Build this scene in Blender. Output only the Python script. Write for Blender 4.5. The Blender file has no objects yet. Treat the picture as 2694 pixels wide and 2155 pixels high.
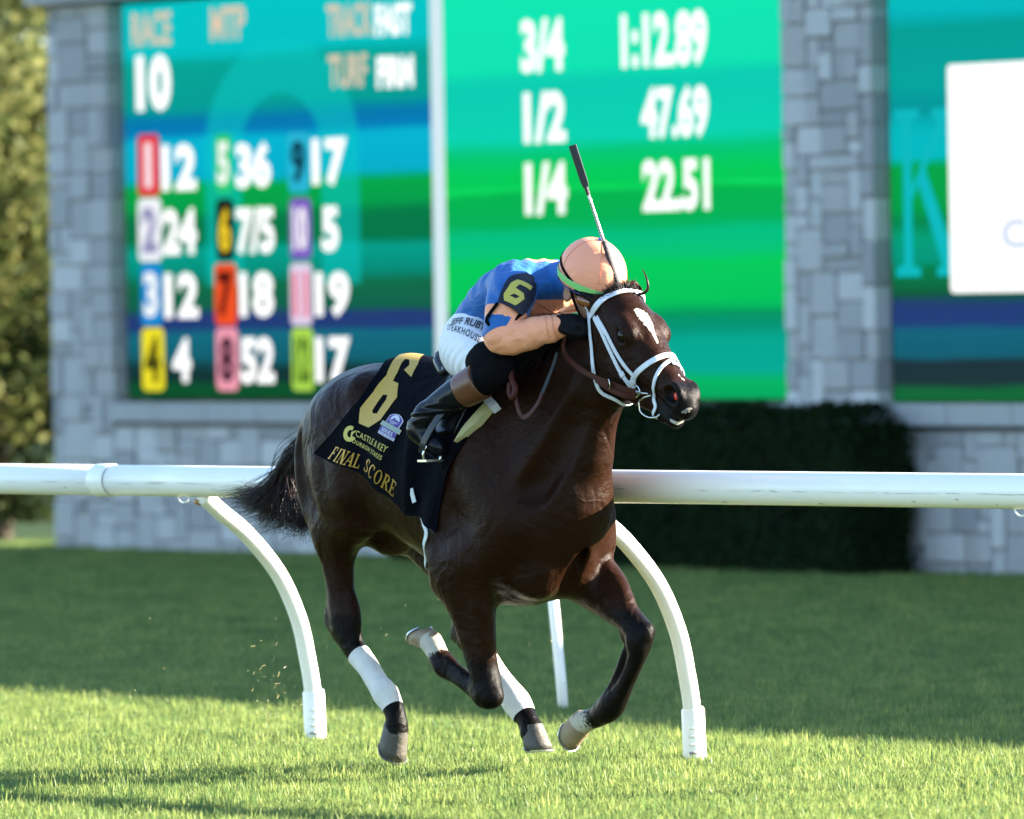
import bpy, bmesh, math, random
import numpy as np
from mathutils import Matrix, Vector
random.seed(7); rng = np.random.default_rng(11)
scene = bpy.context.scene
COL = scene.collection

# ---------------------------------------------------------------- camera, sky, sun, exposure
cam_data = bpy.data.cameras.new('camera'); cam = bpy.data.objects.new('camera', cam_data); COL.objects.link(cam)
cam_data.sensor_width = 36.0; cam_data.lens = 36.0 * 17000 / 2156
cam_data.clip_start = 1.0; cam_data.clip_end = 3000
cam.matrix_world = Matrix.Translation((0, 0, 1.7)) @ Matrix.Rotation(math.pi/2 - math.radians(.783), 4, 'X') @ Matrix.Rotation(math.radians(-.95), 4, 'Z')
cam_data.dof.use_dof = True; cam_data.dof.focus_distance = 28.3; cam_data.dof.aperture_fstop = 3.7
scene.camera = cam
SUN_AZ, SUN_EL = math.radians(84), math.radians(20)      # azimuth clockwise from +Y
world = bpy.data.worlds.new('World'); scene.world = world; world.use_nodes = True
wn = world.node_tree.nodes; wl = world.node_tree.links
sky = wn.new('ShaderNodeTexSky'); sky.sky_type = 'NISHITA'; sky.sun_disc = False
sky.sun_elevation = SUN_EL; sky.sun_rotation = SUN_AZ; sky.altitude = 300; sky.air_density = 1.0; sky.dust_density = .3; sky.ozone_density = 2.6
wl.new(sky.outputs[0], wn['Background'].inputs[0]); wn['Background'].inputs[1].default_value = .085
sd = Vector((math.sin(SUN_AZ)*math.cos(SUN_EL), math.cos(SUN_AZ)*math.cos(SUN_EL), math.sin(SUN_EL)))
sun_data = bpy.data.lights.new('sun', 'SUN'); sun_data.energy = 5.0; sun_data.angle = math.radians(.53); sun_data.color = (1, .90, .74)
sun = bpy.data.objects.new('sun', sun_data); COL.objects.link(sun); sun.rotation_euler = sd.to_track_quat('Z', 'Y').to_euler()
vs = scene.view_settings; vs.view_transform = 'Standard'; vs.look = 'None'; vs.gamma = 1; vs.use_curve_mapping = False
vs.exposure = EXPOSURE = 2.7
scene.render.engine = 'CYCLES'; scene.cycles.max_bounces = 6; scene.cycles.use_denoising = True

# ---------------------------------------------------------------- distance-field modelling
class Field:
    """signed distance field on a regular grid, with smooth unions of tapered elliptic segments"""
    def __init__(s, lo, hi, h):
        s.lo=np.array(lo,float); s.h=h
        s.n=np.ceil((np.array(hi)-s.lo)/h).astype(int)+1
        s.d=np.full(s.n,.25,np.float32)
        s.ax=[(s.lo[i]+h*np.arange(s.n[i])).astype(np.float32) for i in range(3)]
    def box(s, lo, hi):
        i0=np.maximum(np.floor((np.array(lo)-s.lo)/s.h).astype(int),0)
        i1=np.minimum(np.ceil((np.array(hi)-s.lo)/s.h).astype(int)+1,s.n)
        if np.any(i1<=i0): return None
        sl=tuple(slice(a,b) for a,b in zip(i0,i1))
        X,Y,Z=np.meshgrid(s.ax[0][sl[0]],s.ax[1][sl[1]],s.ax[2][sl[2]],indexing='ij',sparse=True)
        return sl,X,Y,Z
    def put(s, sl, d, k, op):
        o=s.d[sl]
        if op=='sub':
            d=-d
            if k>0:
                m=np.clip(.5-.5*(o-d)/k,0,1); s.d[sl]=o*(1-m)+d*m+k*m*(1-m)
            else: s.d[sl]=np.maximum(o,d)
        else:
            if k>0:
                m=np.clip(.5+.5*(o-d)/k,0,1); s.d[sl]=o*(1-m)+d*m-k*m*(1-m)
            else: s.d[sl]=np.minimum(o,d)
    def seg(s, a, b, ra, rb, side, k=.02, op='add', pad=None):
        """elliptic tapered segment; r=(side, up, down) radii; side = lateral axis hint"""
        a=np.array(a,float); b=np.array(b,float); ra=np.array(ra,float)*np.ones(3); rb=np.array(rb,float)*np.ones(3)
        ab=b-a; L=np.linalg.norm(ab)
        if L<1e-6: ab=np.array([0,0,1e-6]); L=1e-6
        u=ab/L; sd=np.array(side,float); sd=sd-u*(sd@u); sd/=np.linalg.norm(sd)+1e-9; nm=np.cross(sd,u)
        if nm[2]<-1e-3 or (abs(nm[2])<=1e-3 and nm[0]<0): nm=-nm
        R=max(ra.max(),rb.max())+(k if pad is None else pad)+3*s.h
        g=s.box(np.minimum(a,b)-R,np.maximum(a,b)+R)
        if g is None: return
        sl,X,Y,Z=g
        X=X-np.float32(a[0]);Y=Y-np.float32(a[1]);Z=Z-np.float32(a[2])
        f=lambda v:X*np.float32(v[0])+Y*np.float32(v[1])+Z*np.float32(v[2])
        q=f(u); t=np.clip(q/L,0,1); axl=q-t*L
        S=f(sd); N=f(nm)
        rs=ra[0]+(rb[0]-ra[0])*t
        rn=np.where(N>0,ra[1]+(rb[1]-ra[1])*t,ra[2]+(rb[2]-ra[2])*t)
        rm=np.minimum(rs,rn)
        e=np.sqrt((S/rs)**2+(N/rn)**2+(axl/rm)**2)
        g2=np.sqrt((S/rs**2)**2+(N/rn**2)**2+(axl/rm**2)**2)+1e-6
        d=(e-1)*e/g2
        d=np.where(e<1e-3,-rm,d)
        s.put(sl,d.astype(np.float32),k,op)
    def chain(s, pts, side=(0,1,0), k=.02, k0=None, sub=4, op='add'):
        """pts: list of (x,y,z, r) or (x,y,z, rs,ru,rd); Catmull-Rom resampled"""
        P=[]
        for p in pts:
            p=list(p)
            if len(p)==4: p=p+[p[3],p[3]]
            elif len(p)==5: p=p+[p[4]]
            P.append(p)
        P=np.array(P,float); n=len(P); Q=[]
        for i in range(n-1):
            p0=P[max(i-1,0)];p1=P[i];p2=P[i+1];p3=P[min(i+2,n-1)]
            m1=(p2-p0)/2 if i>0 else p2-p1
            m2=(p3-p1)/2 if i<n-2 else p2-p1
            for j in range(sub):
                t=j/sub; t2=t*t;t3=t2*t
                Q.append((2*t3-3*t2+1)*p1+(t3-2*t2+t)*m1+(-2*t3+3*t2)*p2+(t3-t2)*m2)
        Q.append(P[-1]); Q=np.array(Q); Q[:,3:]=np.maximum(Q[:,3:],.003)
        if op=='add' and k>0:
            # build the chain on its own field so that only the junction blends
            lo=(Q[:,:3]-Q[:,3:].max()-k-.02).min(0); hi=(Q[:,:3]+Q[:,3:].max()+k+.02).max(0)
            i0=np.maximum(np.floor((lo-s.lo)/s.h).astype(int),0); i1=np.minimum(np.ceil((hi-s.lo)/s.h).astype(int)+1,s.n)
            if np.any(i1<=i0): return
            t=Field.__new__(Field); t.h=s.h; t.lo=s.lo+i0*s.h; t.n=i1-i0; t.d=np.full(t.n,.25,np.float32)
            t.ax=[s.ax[i][i0[i]:i1[i]] for i in range(3)]
            for i in range(len(Q)-1): t.seg(Q[i,:3],Q[i+1,:3],Q[i,3:],Q[i+1,3:],side,.006,pad=k+.01)
            s.put(tuple(slice(a,b) for a,b in zip(i0,i1)),t.d,k,'add')
        else:
            for i in range(len(Q)-1): s.seg(Q[i,:3],Q[i+1,:3],Q[i,3:],Q[i+1,3:],side,k,op)
    def ball(s, c, r, k=.02, op='add', rot=None):
        """ellipsoid; rot = 3x3 whose rows are the local axes"""
        c=np.array(c,float); r=np.array(r,float)*np.ones(3); R=r.max()+k+3*s.h
        g=s.box(c-R,c+R)
        if g is None: return
        sl,X,Y,Z=g; X=X-np.float32(c[0]);Y=Y-np.float32(c[1]);Z=Z-np.float32(c[2])
        M=np.eye(3) if rot is None else np.array(rot,float)
        q=[X*np.float32(m[0])+Y*np.float32(m[1])+Z*np.float32(m[2]) for m in M]
        e=np.sqrt(sum((q[i]/r[i])**2 for i in range(3))); g2=np.sqrt(sum((q[i]/r[i]**2)**2 for i in range(3)))+1e-6
        s.put(sl,((e-1)*e/g2).astype(np.float32),k,op)
    def half(s, p, n, lo, hi, k=.01):
        """cut away everything on the +n side of the plane through p inside the box"""
        g=s.box(lo,hi)
        if g is None: return
        sl,X,Y,Z=g; n=np.array(n,float)/np.linalg.norm(n)
        d=(X-p[0])*n[0]+(Y-p[1])*n[1]+(Z-p[2])*n[2]
        s.put(sl,(-d+0*s.d[sl]).astype(np.float32),k,'sub')
    def mesh(s, smooth=2):
        """naive surface nets -> (verts, quads)"""
        d=s.d; h=s.h; n=s.n
        ins=d<0
        c=[ins[i:n[0]-1+i,j:n[1]-1+j,k:n[2]-1+k] for i in(0,1) for j in(0,1) for k in(0,1)]
        cnt=sum(a.astype(np.int8) for a in c)
        act=(cnt>0)&(cnt<8); I=np.argwhere(act); idx=np.full(act.shape,-1,np.int32); idx[act]=np.arange(len(I))
        cor=[(i,j,k) for i in(0,1) for j in(0,1) for k in(0,1)]
        val=np.stack([d[I[:,0]+a,I[:,1]+b,I[:,2]+e] for a,b,e in cor],1).astype(np.float64)
        cor=np.array(cor,float); sm=np.zeros((len(I),3)); ct=np.zeros(len(I))
        for a in range(8):
            for b in range(a+1,8):
                if np.abs(cor[a]-cor[b]).sum()!=1: continue
                va,vb=val[:,a],val[:,b]; m=(va<0)!=(vb<0); t=np.where(m,va/np.where(m,va-vb,1),0)
                sm+=np.where(m[:,None],cor[a]+t[:,None]*(cor[b]-cor[a]),0); ct+=m
        V=s.lo+h*(I+sm/ct[:,None])
        F=[]
        for axis in range(3):
            sl0=[slice(None)]*3; sl1=[slice(None)]*3; sl0[axis]=slice(0,-1); sl1[axis]=slice(1,None)
            A=ins[tuple(sl0)]; B=ins[tuple(sl1)]
            E=np.argwhere(A!=B); u,v=(axis+1)%3,(axis+2)%3
            ok=(E[:,u]>0)&(E[:,v]>0)&(E[:,u]<n[u]-1)&(E[:,v]<n[v]-1); E=E[ok]
            fl=A[E[:,0],E[:,1],E[:,2]]
            def g(du,dv):
                q=E.copy(); q[:,u]-=du; q[:,v]-=dv; return idx[q[:,0],q[:,1],q[:,2]]
            q=np.stack([g(1,1),g(0,1),g(0,0),g(1,0)],1)
            q=np.where(fl[:,None],q,q[:,::-1]); F.append(q)
        F=np.concatenate(F); F=F[(F>=0).all(1)]
        e=np.concatenate([F[:,[i,(i+1)%4]] for i in range(4)])
        for _ in range(smooth):
            for w in (.5,-.52):
                acc=np.zeros_like(V); 
                for ax in range(3): acc[:,ax]=np.bincount(e[:,0],V[e[:,1],ax],len(V))+np.bincount(e[:,1],V[e[:,0],ax],len(V))
                dg=np.bincount(e[:,0],minlength=len(V))+np.bincount(e[:,1],minlength=len(V))
                V=V+w*(acc/dg[:,None]-V)
        return V,F
# ---------------------------------------------------------------- mesh helpers
def mk_mesh(name, V, F):
    me = bpy.data.meshes.new(name)
    V = np.asarray(V, np.float32); n = len(V)
    if isinstance(F, np.ndarray):
        k = F.shape[1]; m = len(F)
        me.vertices.add(n); me.vertices.foreach_set('co', V.ravel())
        me.loops.add(m*k); me.loops.foreach_set('vertex_index', F.astype(np.int32).ravel())
        me.polygons.add(m); me.polygons.foreach_set('loop_start', np.arange(0, m*k, k, dtype=np.int32))
        me.polygons.foreach_set('loop_total', np.full(m, k, np.int32))
        me.update(calc_edges=True); me.validate()
    else:
        me.from_pydata([tuple(v) for v in V.tolist()], [], F); me.update()
    return me
def obj(name, me, mat, parent=None, smooth=False, loc=None, rotz=None):
    o = bpy.data.objects.new(name, me); COL.objects.link(o)
    if me is not None:
        if mat is not None and len(me.materials) == 0: me.materials.append(mat)
        if smooth: me.polygons.foreach_set('use_smooth', [True]*len(me.polygons))
    if parent is not None: o.parent = parent
    if loc is not None: o.location = loc
    if rotz is not None: o.rotation_euler = (0, 0, rotz)
    return o
def tag(o, label=None, cat=None, group=None, kind=None):
    if label: o['label'] = label
    if cat: o['category'] = cat
    if group: o['group'] = group
    if kind: o['kind'] = kind
    return o
def fattr(me, name, vals):
    a = me.attributes.new(name, 'FLOAT', 'POINT'); a.data.foreach_set('value', np.asarray(vals, np.float32))
class MB:
    """collects boxes, tubes, ribbons and prisms into one mesh"""
    def __init__(s): s.V = []; s.F = []
    def add(s, V, F):
        b = len(s.V); s.V += [tuple(map(float, v)) for v in V]; s.F += [tuple(int(i)+b for i in f) for f in F]; return s
    def box(s, lo, hi):
        x0,y0,z0 = lo; x1,y1,z1 = hi
        return s.add([(x0,y0,z0),(x1,y0,z0),(x1,y1,z0),(x0,y1,z0),(x0,y0,z1),(x1,y0,z1),(x1,y1,z1),(x0,y1,z1)],
                     [(0,3,2,1),(4,5,6,7),(0,1,5,4),(1,2,6,5),(2,3,7,6),(3,0,4,7)])
    def tube(s, P, r, n=10, caps=True):
        P = np.asarray(P, float); m = len(P); r = np.ones(m)*r if np.isscalar(r) else np.asarray(r, float)
        T = np.gradient(P, axis=0); T /= np.linalg.norm(T, axis=1)[:,None]+1e-12
        ref = np.array([0,0,1.]) if abs(T[0][2]) < .9 else np.array([1.,0,0])
        u = np.cross(T[0], ref); u /= np.linalg.norm(u); V = []
        for i in range(m):
            u = u-T[i]*(u@T[i]); u /= np.linalg.norm(u)+1e-12; v = np.cross(T[i], u)
            for k in range(n):
                a = 2*math.pi*k/n; V.append(P[i]+r[i]*(math.cos(a)*u+math.sin(a)*v))
        F = [(i*n+k, i*n+(k+1)%n, (i+1)*n+(k+1)%n, (i+1)*n+k) for i in range(m-1) for k in range(n)]
        if caps: F += [tuple(range(n-1,-1,-1)), tuple(range((m-1)*n, m*n))]
        return s.add(V, F)
    def ribbon(s, P, N, w, t=.003):
        """flat strap along P with surface normals N, width w, thickness t"""
        P = np.asarray(P, float); N = np.asarray(N, float); T = np.gradient(P, axis=0)
        B = np.cross(T, N); B /= np.linalg.norm(B, axis=1)[:,None]+1e-12
        N = np.cross(B, T); N /= np.linalg.norm(N, axis=1)[:,None]+1e-12
        w = np.ones(len(P))*w if np.isscalar(w) else np.asarray(w, float); V = []
        for i in range(len(P)):
            a = B[i]*w[i]/2; c = N[i]*t
            V += [P[i]-a, P[i]-a*.86+c, P[i]+a*.86+c, P[i]+a]
        F = [(i*4+k, i*4+(k+1)%4, i*4+4+(k+1)%4, i*4+4+k) for i in range(len(P)-1) for k in range(4)]
        F += [(3,2,1,0), tuple(range(len(P)*4-4, len(P)*4))]
        return s.add(V, F)
    def build(s, name, mat, parent=None, smooth=False, **k):
        return obj(name, mk_mesh(name, np.array(s.V), s.F), mat, parent, smooth, **k)
def spline(P, sub=6):
    P = np.asarray(P, float); n = len(P); Q = []
    for i in range(n-1):
        p0,p1,p2,p3 = P[max(i-1,0)],P[i],P[i+1],P[min(i+2,n-1)]
        m1 = (p2-p0)/2 if i > 0 else p2-p1; m2 = (p3-p1)/2 if i < n-2 else p2-p1
        for j in range(sub):
            t = j/sub; Q.append((2*t**3-3*t*t+1)*p1+(t**3-2*t*t+t)*m1+(-2*t**3+3*t*t)*p2+(t**3-t*t)*m2)
    Q.append(P[-1]); return np.array(Q)
def samp(F, P):
    q = (np.asarray(P, float)-F.lo)/F.h; i = np.clip(np.floor(q).astype(int), 0, F.n-2); f = np.clip(q-i, 0, 1); v = 0
    for a in (0,1):
        for b in (0,1):
            for c in (0,1):
                v = v+F.d[i[...,0]+a,i[...,1]+b,i[...,2]+c]*np.where(a,f[...,0],1-f[...,0])*np.where(b,f[...,1],1-f[...,1])*np.where(c,f[...,2],1-f[...,2])
    return v
def grad(F, P):
    e = np.eye(3)*F.h*1.5; g = np.stack([samp(F,P+e[i])-samp(F,P-e[i]) for i in range(3)], -1)
    return g/(np.linalg.norm(g, axis=-1, keepdims=True)+1e-9)
def onto(F, P, off=0., it=8):
    P = np.array(P, float)
    for _ in range(it): P = P-grad(F,P)*(samp(F,P)-off)[...,None]*.9
    return P
def relax(V, Q, mask, it):
    e = np.concatenate([Q[:,[i,(i+1)%4]] for i in range(4)]); n = len(V)
    dg = np.bincount(e[:,0],minlength=n)+np.bincount(e[:,1],minlength=n)
    for _ in range(it):
        for w in (.6,-.62):
            acc = np.stack([np.bincount(e[:,0],V[e[:,1],a],n)+np.bincount(e[:,1],V[e[:,0],a],n) for a in range(3)],1)
            V = V+(w*mask)[:,None]*(acc/dg[:,None]-V)
    return V
def prism(poly, z0, z1):
    """(x, z) outline -> solid between y=z0 and y=z1"""
    n = len(poly); V = [(x,z0,z) for x,z in poly]+[(x,z1,z) for x,z in poly]
    return V, [tuple(range(n)), tuple(range(2*n-1,n-1,-1))]+[(i,i+n,(i+1)%n+n,(i+1)%n) for i in range(n)]
# ---------------------------------------------------------------- materials
def srgb(r, g, b): return tuple(((c/255)/12.92 if c/255 <= .04045 else ((c/255+.055)/1.055)**2.4) for c in (r,g,b))
def mat(name, col, rough=.6, var=.12, scale=30, bump=.0, bscale=None, metal=0, spec=.5, sheen=0, coat=0, trans=None):
    m = bpy.data.materials.new(name); m.use_nodes = True; nt = m.node_tree; N = nt.nodes; L = nt.links; p = N['Principled BSDF']
    p.inputs['Roughness'].default_value = rough; p.inputs['Metallic'].default_value = metal; p.inputs['Specular IOR Level'].default_value = spec
    p.inputs['Sheen Weight'].default_value = sheen; p.inputs['Coat Weight'].default_value = coat; p.inputs['Coat Roughness'].default_value = .1
    tc = N.new('ShaderNodeTexCoord'); nz = N.new('ShaderNodeTexNoise'); nz.inputs['Scale'].default_value = scale; nz.inputs['Detail'].default_value = 5
    L.new(tc.outputs['Object'], nz.inputs['Vector'])
    mx = N.new('ShaderNodeMix'); mx.data_type = 'RGBA'
    mx.inputs[6].default_value = (*[c*(1-var) for c in col], 1); mx.inputs[7].default_value = (*[min(1,c*(1+var)) for c in col], 1)
    L.new(nz.outputs['Fac'], mx.inputs[0]); L.new(mx.outputs[2], p.inputs['Base Color'])
    if bump:
        b = N.new('ShaderNodeBump'); b.inputs['Strength'].default_value = bump; b.inputs['Distance'].default_value = .01
        n2 = N.new('ShaderNodeTexNoise'); n2.inputs['Scale'].default_value = bscale or scale*4; n2.inputs['Detail'].default_value = 4
        L.new(tc.outputs['Object'], n2.inputs['Vector']); L.new(n2.outputs['Fac'], b.inputs['Height']); L.new(b.outputs[0], p.inputs['Normal'])
    return m
def glow(name, rgb8, k=1.0):
    m = bpy.data.materials.new(name); m.use_nodes = True; N = m.node_tree.nodes; p = N['Principled BSDF']
    c = srgb(*rgb8); p.inputs['Base Color'].default_value = (.004,.004,.004,1); p.inputs['Roughness'].default_value = .8; p.inputs['Specular IOR Level'].default_value = 0
    p.inputs['Emission Color'].default_value = (*c,1); p.inputs['Emission Strength'].default_value = k/2**EXPOSURE
    return m
def leafmat(name, c0, c1, trans=.5, rough=.5, attr=False, spec=.3):
    m = bpy.data.materials.new(name); m.use_nodes = True; nt = m.node_tree; N = nt.nodes; L = nt.links
    p = N['Principled BSDF']; out = N['Material Output']; p.inputs['Roughness'].default_value = rough; p.inputs['Specular IOR Level'].default_value = spec
    if attr: r = N.new('ShaderNodeAttribute'); r.attribute_name = 'rnd'; fac = r.outputs['Fac']
    else: r = N.new('ShaderNodeObjectInfo'); fac = r.outputs['Random']
    mx = N.new('ShaderNodeMix'); mx.data_type = 'RGBA'; mx.inputs[6].default_value = (*c0,1); mx.inputs[7].default_value = (*c1,1)
    L.new(fac, mx.inputs[0]); L.new(mx.outputs[2], p.inputs['Base Color'])
    t = N.new('ShaderNodeBsdfTranslucent'); L.new(mx.outputs[2], t.inputs['Color'])
    ms = N.new('ShaderNodeMixShader'); ms.inputs[0].default_value = trans; L.new(p.outputs[0], ms.inputs[1]); L.new(t.outputs[0], ms.inputs[2])
    L.new(ms.outputs[0], out.inputs[0]); return m
# ---------------------------------------------------------------- lettering
def text_mesh(txt, bold=.0, spacing=1.0):
    """flat text as (verts 2D scaled to the unit square, faces)"""
    cu = bpy.data.curves.new('lettering', 'FONT'); cu.body = txt; cu.size = 1; cu.offset = bold; cu.space_character = spacing; cu.resolution_u = 3
    o = bpy.data.objects.new('lettering', cu); me = bpy.data.meshes.new_from_object(o)
    V = np.array([v.co[:2] for v in me.vertices]); F = [tuple(p.vertices) for p in me.polygons]
    bpy.data.objects.remove(o); bpy.data.curves.remove(cu); bpy.data.meshes.remove(me)
    lo = V.min(0); hi = V.max(0); return (V-lo)/(hi-lo), F
def poly_mesh(outer, holes=(), cell=.0):
    """2D polygon with holes -> triangulated verts, faces"""
    bm = bmesh.new(); E = []
    for ring in [outer]+list(holes):
        vs_ = [bm.verts.new((x,y,0)) for x,y in ring]
        E += [bm.edges.new((vs_[i],vs_[(i+1)%len(vs_)])) for i in range(len(vs_))]
    bmesh.ops.triangle_fill(bm, use_beauty=True, use_dissolve=False, edges=E)
    return _finish(bm, cell)
def _finish(bm, cell):
    if cell:
        bmesh.ops.triangulate(bm, faces=bm.faces[:])
        for _ in range(6):
            ed = [e for e in bm.edges if e.calc_length() > cell]
            if not ed: break
            bmesh.ops.subdivide_edges(bm, edges=ed, cuts=1); bmesh.ops.triangulate(bm, faces=[f for f in bm.faces if len(f.verts) > 3])
    bm.normal_update(); bm.verts.index_update()
    for f in bm.faces:
        if f.normal.z < 0: f.normal_flip()
    V = np.array([v.co[:2] for v in bm.verts]); F = [tuple(v.index for v in f.verts) for f in bm.faces]; bm.free(); return V, F
def fine(V, F, cell):
    bm = bmesh.new(); vs_ = [bm.verts.new((x,y,0)) for x,y in V]
    for f in F:
        try: bm.faces.new([vs_[i] for i in f])
        except ValueError: pass
    return _finish(bm, cell)
def bilin(q, V):
    """unit square -> quad TL, TR, BR, BL (any dimension)"""
    tl,tr,br,bl = [np.array(a,float) for a in q]; x = V[:,:1]; y = V[:,1:2]
    return (1-y)*((1-x)*bl+x*br)+y*((1-x)*tl+x*tr)
# ---------------------------------------------------------------- the ground
def turf_mat():
    m = bpy.data.materials.new('turf_soil'); m.use_nodes = True; nt = m.node_tree; N = nt.nodes; L = nt.links; p = N['Principled BSDF']
    p.inputs['Roughness'].default_value = .9; p.inputs['Specular IOR Level'].default_value = .1
    tc = N.new('ShaderNodeTexCoord'); a = N.new('ShaderNodeTexNoise'); a.inputs['Scale'].default_value = 1.3; a.inputs['Detail'].default_value = 8
    L.new(tc.outputs['Object'], a.inputs['Vector']); r = N.new('ShaderNodeValToRGB')
    r.color_ramp.elements[0].color = (.014,.03,.011,1); r.color_ramp.elements[1].color = (.035,.065,.02,1)
    r.color_ramp.elements[0].position = .35; r.color_ramp.elements[1].position = .65
    L.new(a.outputs['Fac'], r.inputs[0]); L.new(r.outputs[0], p.inputs['Base Color']); return m
M_TURF = turf_mat()
g = MB().add([(-600,-300,0),(600,-300,0),(600,1500,0),(-600,1500,0)], [(0,1,2,3)]).build('ground', M_TURF); tag(g, kind='structure')
# grass blades: small tufts scattered by geometry nodes over two patches
def tuft_mesh(n, h, spread, wid, seed, lean=.5):
    r = np.random.default_rng(seed); V = []; F = []
    for _ in range(n):
        x,y = r.normal(0, spread, 2); a = r.uniform(0, 2*math.pi); hh = h*r.uniform(.55,1.15); w = wid*r.uniform(.7,1.3)
        b = r.uniform(0, lean)*hh; dx,dy = math.cos(a)*b, math.sin(a)*b; c = a+math.pi/2+r.uniform(-.8,.8); wx,wy = math.cos(c)*w/2, math.sin(c)*w/2
        k = len(V)
        for t,ww in ((0,1.),(.5,.85)):
            V += [(x+dx*t*t-wx*ww, y+dy*t*t-wy*ww, hh*t), (x+dx*t*t+wx*ww, y+dy*t*t+wy*ww, hh*t)]
        V.append((x+dx, y+dy, hh*(1-.25*b/hh))); F += [(k,k+1,k+3,k+2),(k+2,k+3,k+4)]
    return mk_mesh('tuft', np.array(V), F)
M_GRASS = leafmat('grass_blade', (.085,.165,.05), (.32,.37,.105), trans=.58, rough=.4, spec=.22)
def scatter(name, poly, meshes, density, seed, s0, s1, label):
    cl = bpy.data.collections.new(name+'_tufts')
    for i, me in enumerate(meshes): cl.objects.link(bpy.data.objects.new('tuft', me))
    me = mk_mesh(name, np.array(poly, float), [tuple(range(len(poly)))])
    o = obj(name, me, None); tag(o, label, 'grass', kind='stuff')
    ng = bpy.data.node_groups.new(name, 'GeometryNodeTree'); N = ng.nodes; L = ng.links
    ng.interface.new_socket('Geometry', in_out='INPUT', socket_type='NodeSocketGeometry'); ng.interface.new_socket('Geometry', in_out='OUTPUT', socket_type='NodeSocketGeometry')
    gi = N.new('NodeGroupInput'); go = N.new('NodeGroupOutput'); d = N.new('GeometryNodeDistributePointsOnFaces'); d.inputs['Density'].default_value = density; d.inputs['Seed'].default_value = seed
    ci = N.new('GeometryNodeCollectionInfo'); ci.inputs[0].default_value = cl; ci.inputs['Separate Children'].default_value = True; ci.inputs['Reset Children'].default_value = True
    ip = N.new('GeometryNodeInstanceOnPoints'); ip.inputs['Pick Instance'].default_value = True
    rr = N.new('FunctionNodeRandomValue'); rr.data_type = 'FLOAT_VECTOR'; rr.inputs[0].default_value = (-.12,-.12,0); rr.inputs[1].default_value = (.12,.12,6.28)
    rs = N.new('FunctionNodeRandomValue'); rs.data_type = 'FLOAT'; rs.inputs[2].default_value = s0; rs.inputs[3].default_value = s1
    nz = N.new('ShaderNodeTexNoise'); nz.inputs['Scale'].default_value = 1.7; nz.inputs['Detail'].default_value = 3; mr = N.new('ShaderNodeMapRange'); mr.inputs[1].default_value = .36; mr.inputs[2].default_value = .52; mr.inputs[3].default_value = density*.35; mr.inputs[4].default_value = density
    L.new(nz.outputs[0], mr.inputs[0]); L.new(mr.outputs[0], d.inputs['Density'])
    L.new(gi.outputs[0], d.inputs[0]); L.new(d.outputs[0], ip.inputs[0]); L.new(ci.outputs[0], ip.inputs['Instance']); L.new(rr.outputs[0], ip.inputs['Rotation']); L.new(rs.outputs[1], ip.inputs['Scale']); L.new(ip.outputs[0], go.inputs[0])
    md = o.modifiers.new('grass', 'NODES'); md.node_group = ng; return o
def frus(y0, y1, ex=1.1): return [(-y0*.0637-ex,y0,.004),(y0*.0637+ex,y0,.004),(y1*.0637+ex,y1,.004),(-y1*.0637-ex,y1,.004)]
T1 = [tuft_mesh(28, .040, .032, .0040, 20+i, .9) for i in range(6)]+[tuft_mesh(12, .062, .022, .0045, 40+i, .5) for i in range(1)]
for me in T1: me.materials.append(M_GRASS)
T2 = [tuft_mesh(26, .042, .05, .007, 60+i) for i in range(4)]
for me in T2: me.materials.append(M_GRASS)
scatter('track_grass', frus(24.6, 38.5), T1, 540, 3, .7, 1.25, 'sunlit bright green turf of the race track in front')
scatter('infield_grass', frus(38.5, 57.5, 1.3), T2, 150, 5, .7, 1.3, 'shaded darker mown grass behind the white rail')
# ---------------------------------------------------------------- tote board (local x = along the board, -y = towards the track)
BRD = obj('tote_board', None, None, loc=(-3.202,56.232,0), rotz=math.atan2(-.817,.577))
tag(BRD, 'stone-clad tote board with bright green and teal race result screens', 'scoreboard')
M_MORT = mat('mortar', (.33,.325,.31), .9, .2, 40)
M_CAP = mat('limestone', (.33,.33,.32), .8, .12, 12)
M_DARKTRIM = mat('dark_trim', (.02,.022,.025), .5)
def stone_mat():
    m = bpy.data.materials.new('ashlar_stone'); m.use_nodes = True; nt = m.node_tree; N = nt.nodes; L = nt.links; p = N['Principled BSDF']; p.inputs['Roughness'].default_value = .85
    oi = N.new('ShaderNodeObjectInfo'); r = N.new('ShaderNodeValToRGB'); cr = r.color_ramp
    cr.elements[0].color = (.34,.335,.33,1); cr.elements[1].color = (.64,.62,.57,1)
    for q,c in ((.2,(.42,.41,.385,1)),(.5,(.51,.495,.465,1)),(.6,(.46,.43,.38,1)),(.75,(.56,.55,.515,1))):
        e = cr.elements.new(q); e.color = c
    L.new(oi.outputs['Random'], r.inputs[0]); tc = N.new('ShaderNodeTexCoord'); a = N.new('ShaderNodeTexNoise'); a.inputs['Scale'].default_value = 9; a.inputs['Detail'].default_value = 6
    L.new(tc.outputs['Object'], a.inputs['Vector']); mx = N.new('ShaderNodeMix'); mx.data_type = 'RGBA'; mx.blend_type = 'MULTIPLY'; mx.inputs[0].default_value = .5
    L.new(r.outputs[0], mx.inputs[6]); L.new(a.outputs['Color'], mx.inputs[7])
    hs = N.new('ShaderNodeHueSaturation'); hs.inputs['Saturation'].default_value = .5; hs.inputs['Value'].default_value = 1.04; L.new(mx.outputs[2], hs.inputs['Color']); L.new(hs.outputs[0], p.inputs['Base Color'])
    b = N.new('ShaderNodeBump'); b.inputs['Strength'].default_value = .5; b.inputs['Distance'].default_value = .02; L.new(a.outputs['Fac'], b.inputs['Height']); L.new(b.outputs[0], p.inputs['Normal']); return m
M_STONE = stone_mat()
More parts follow.
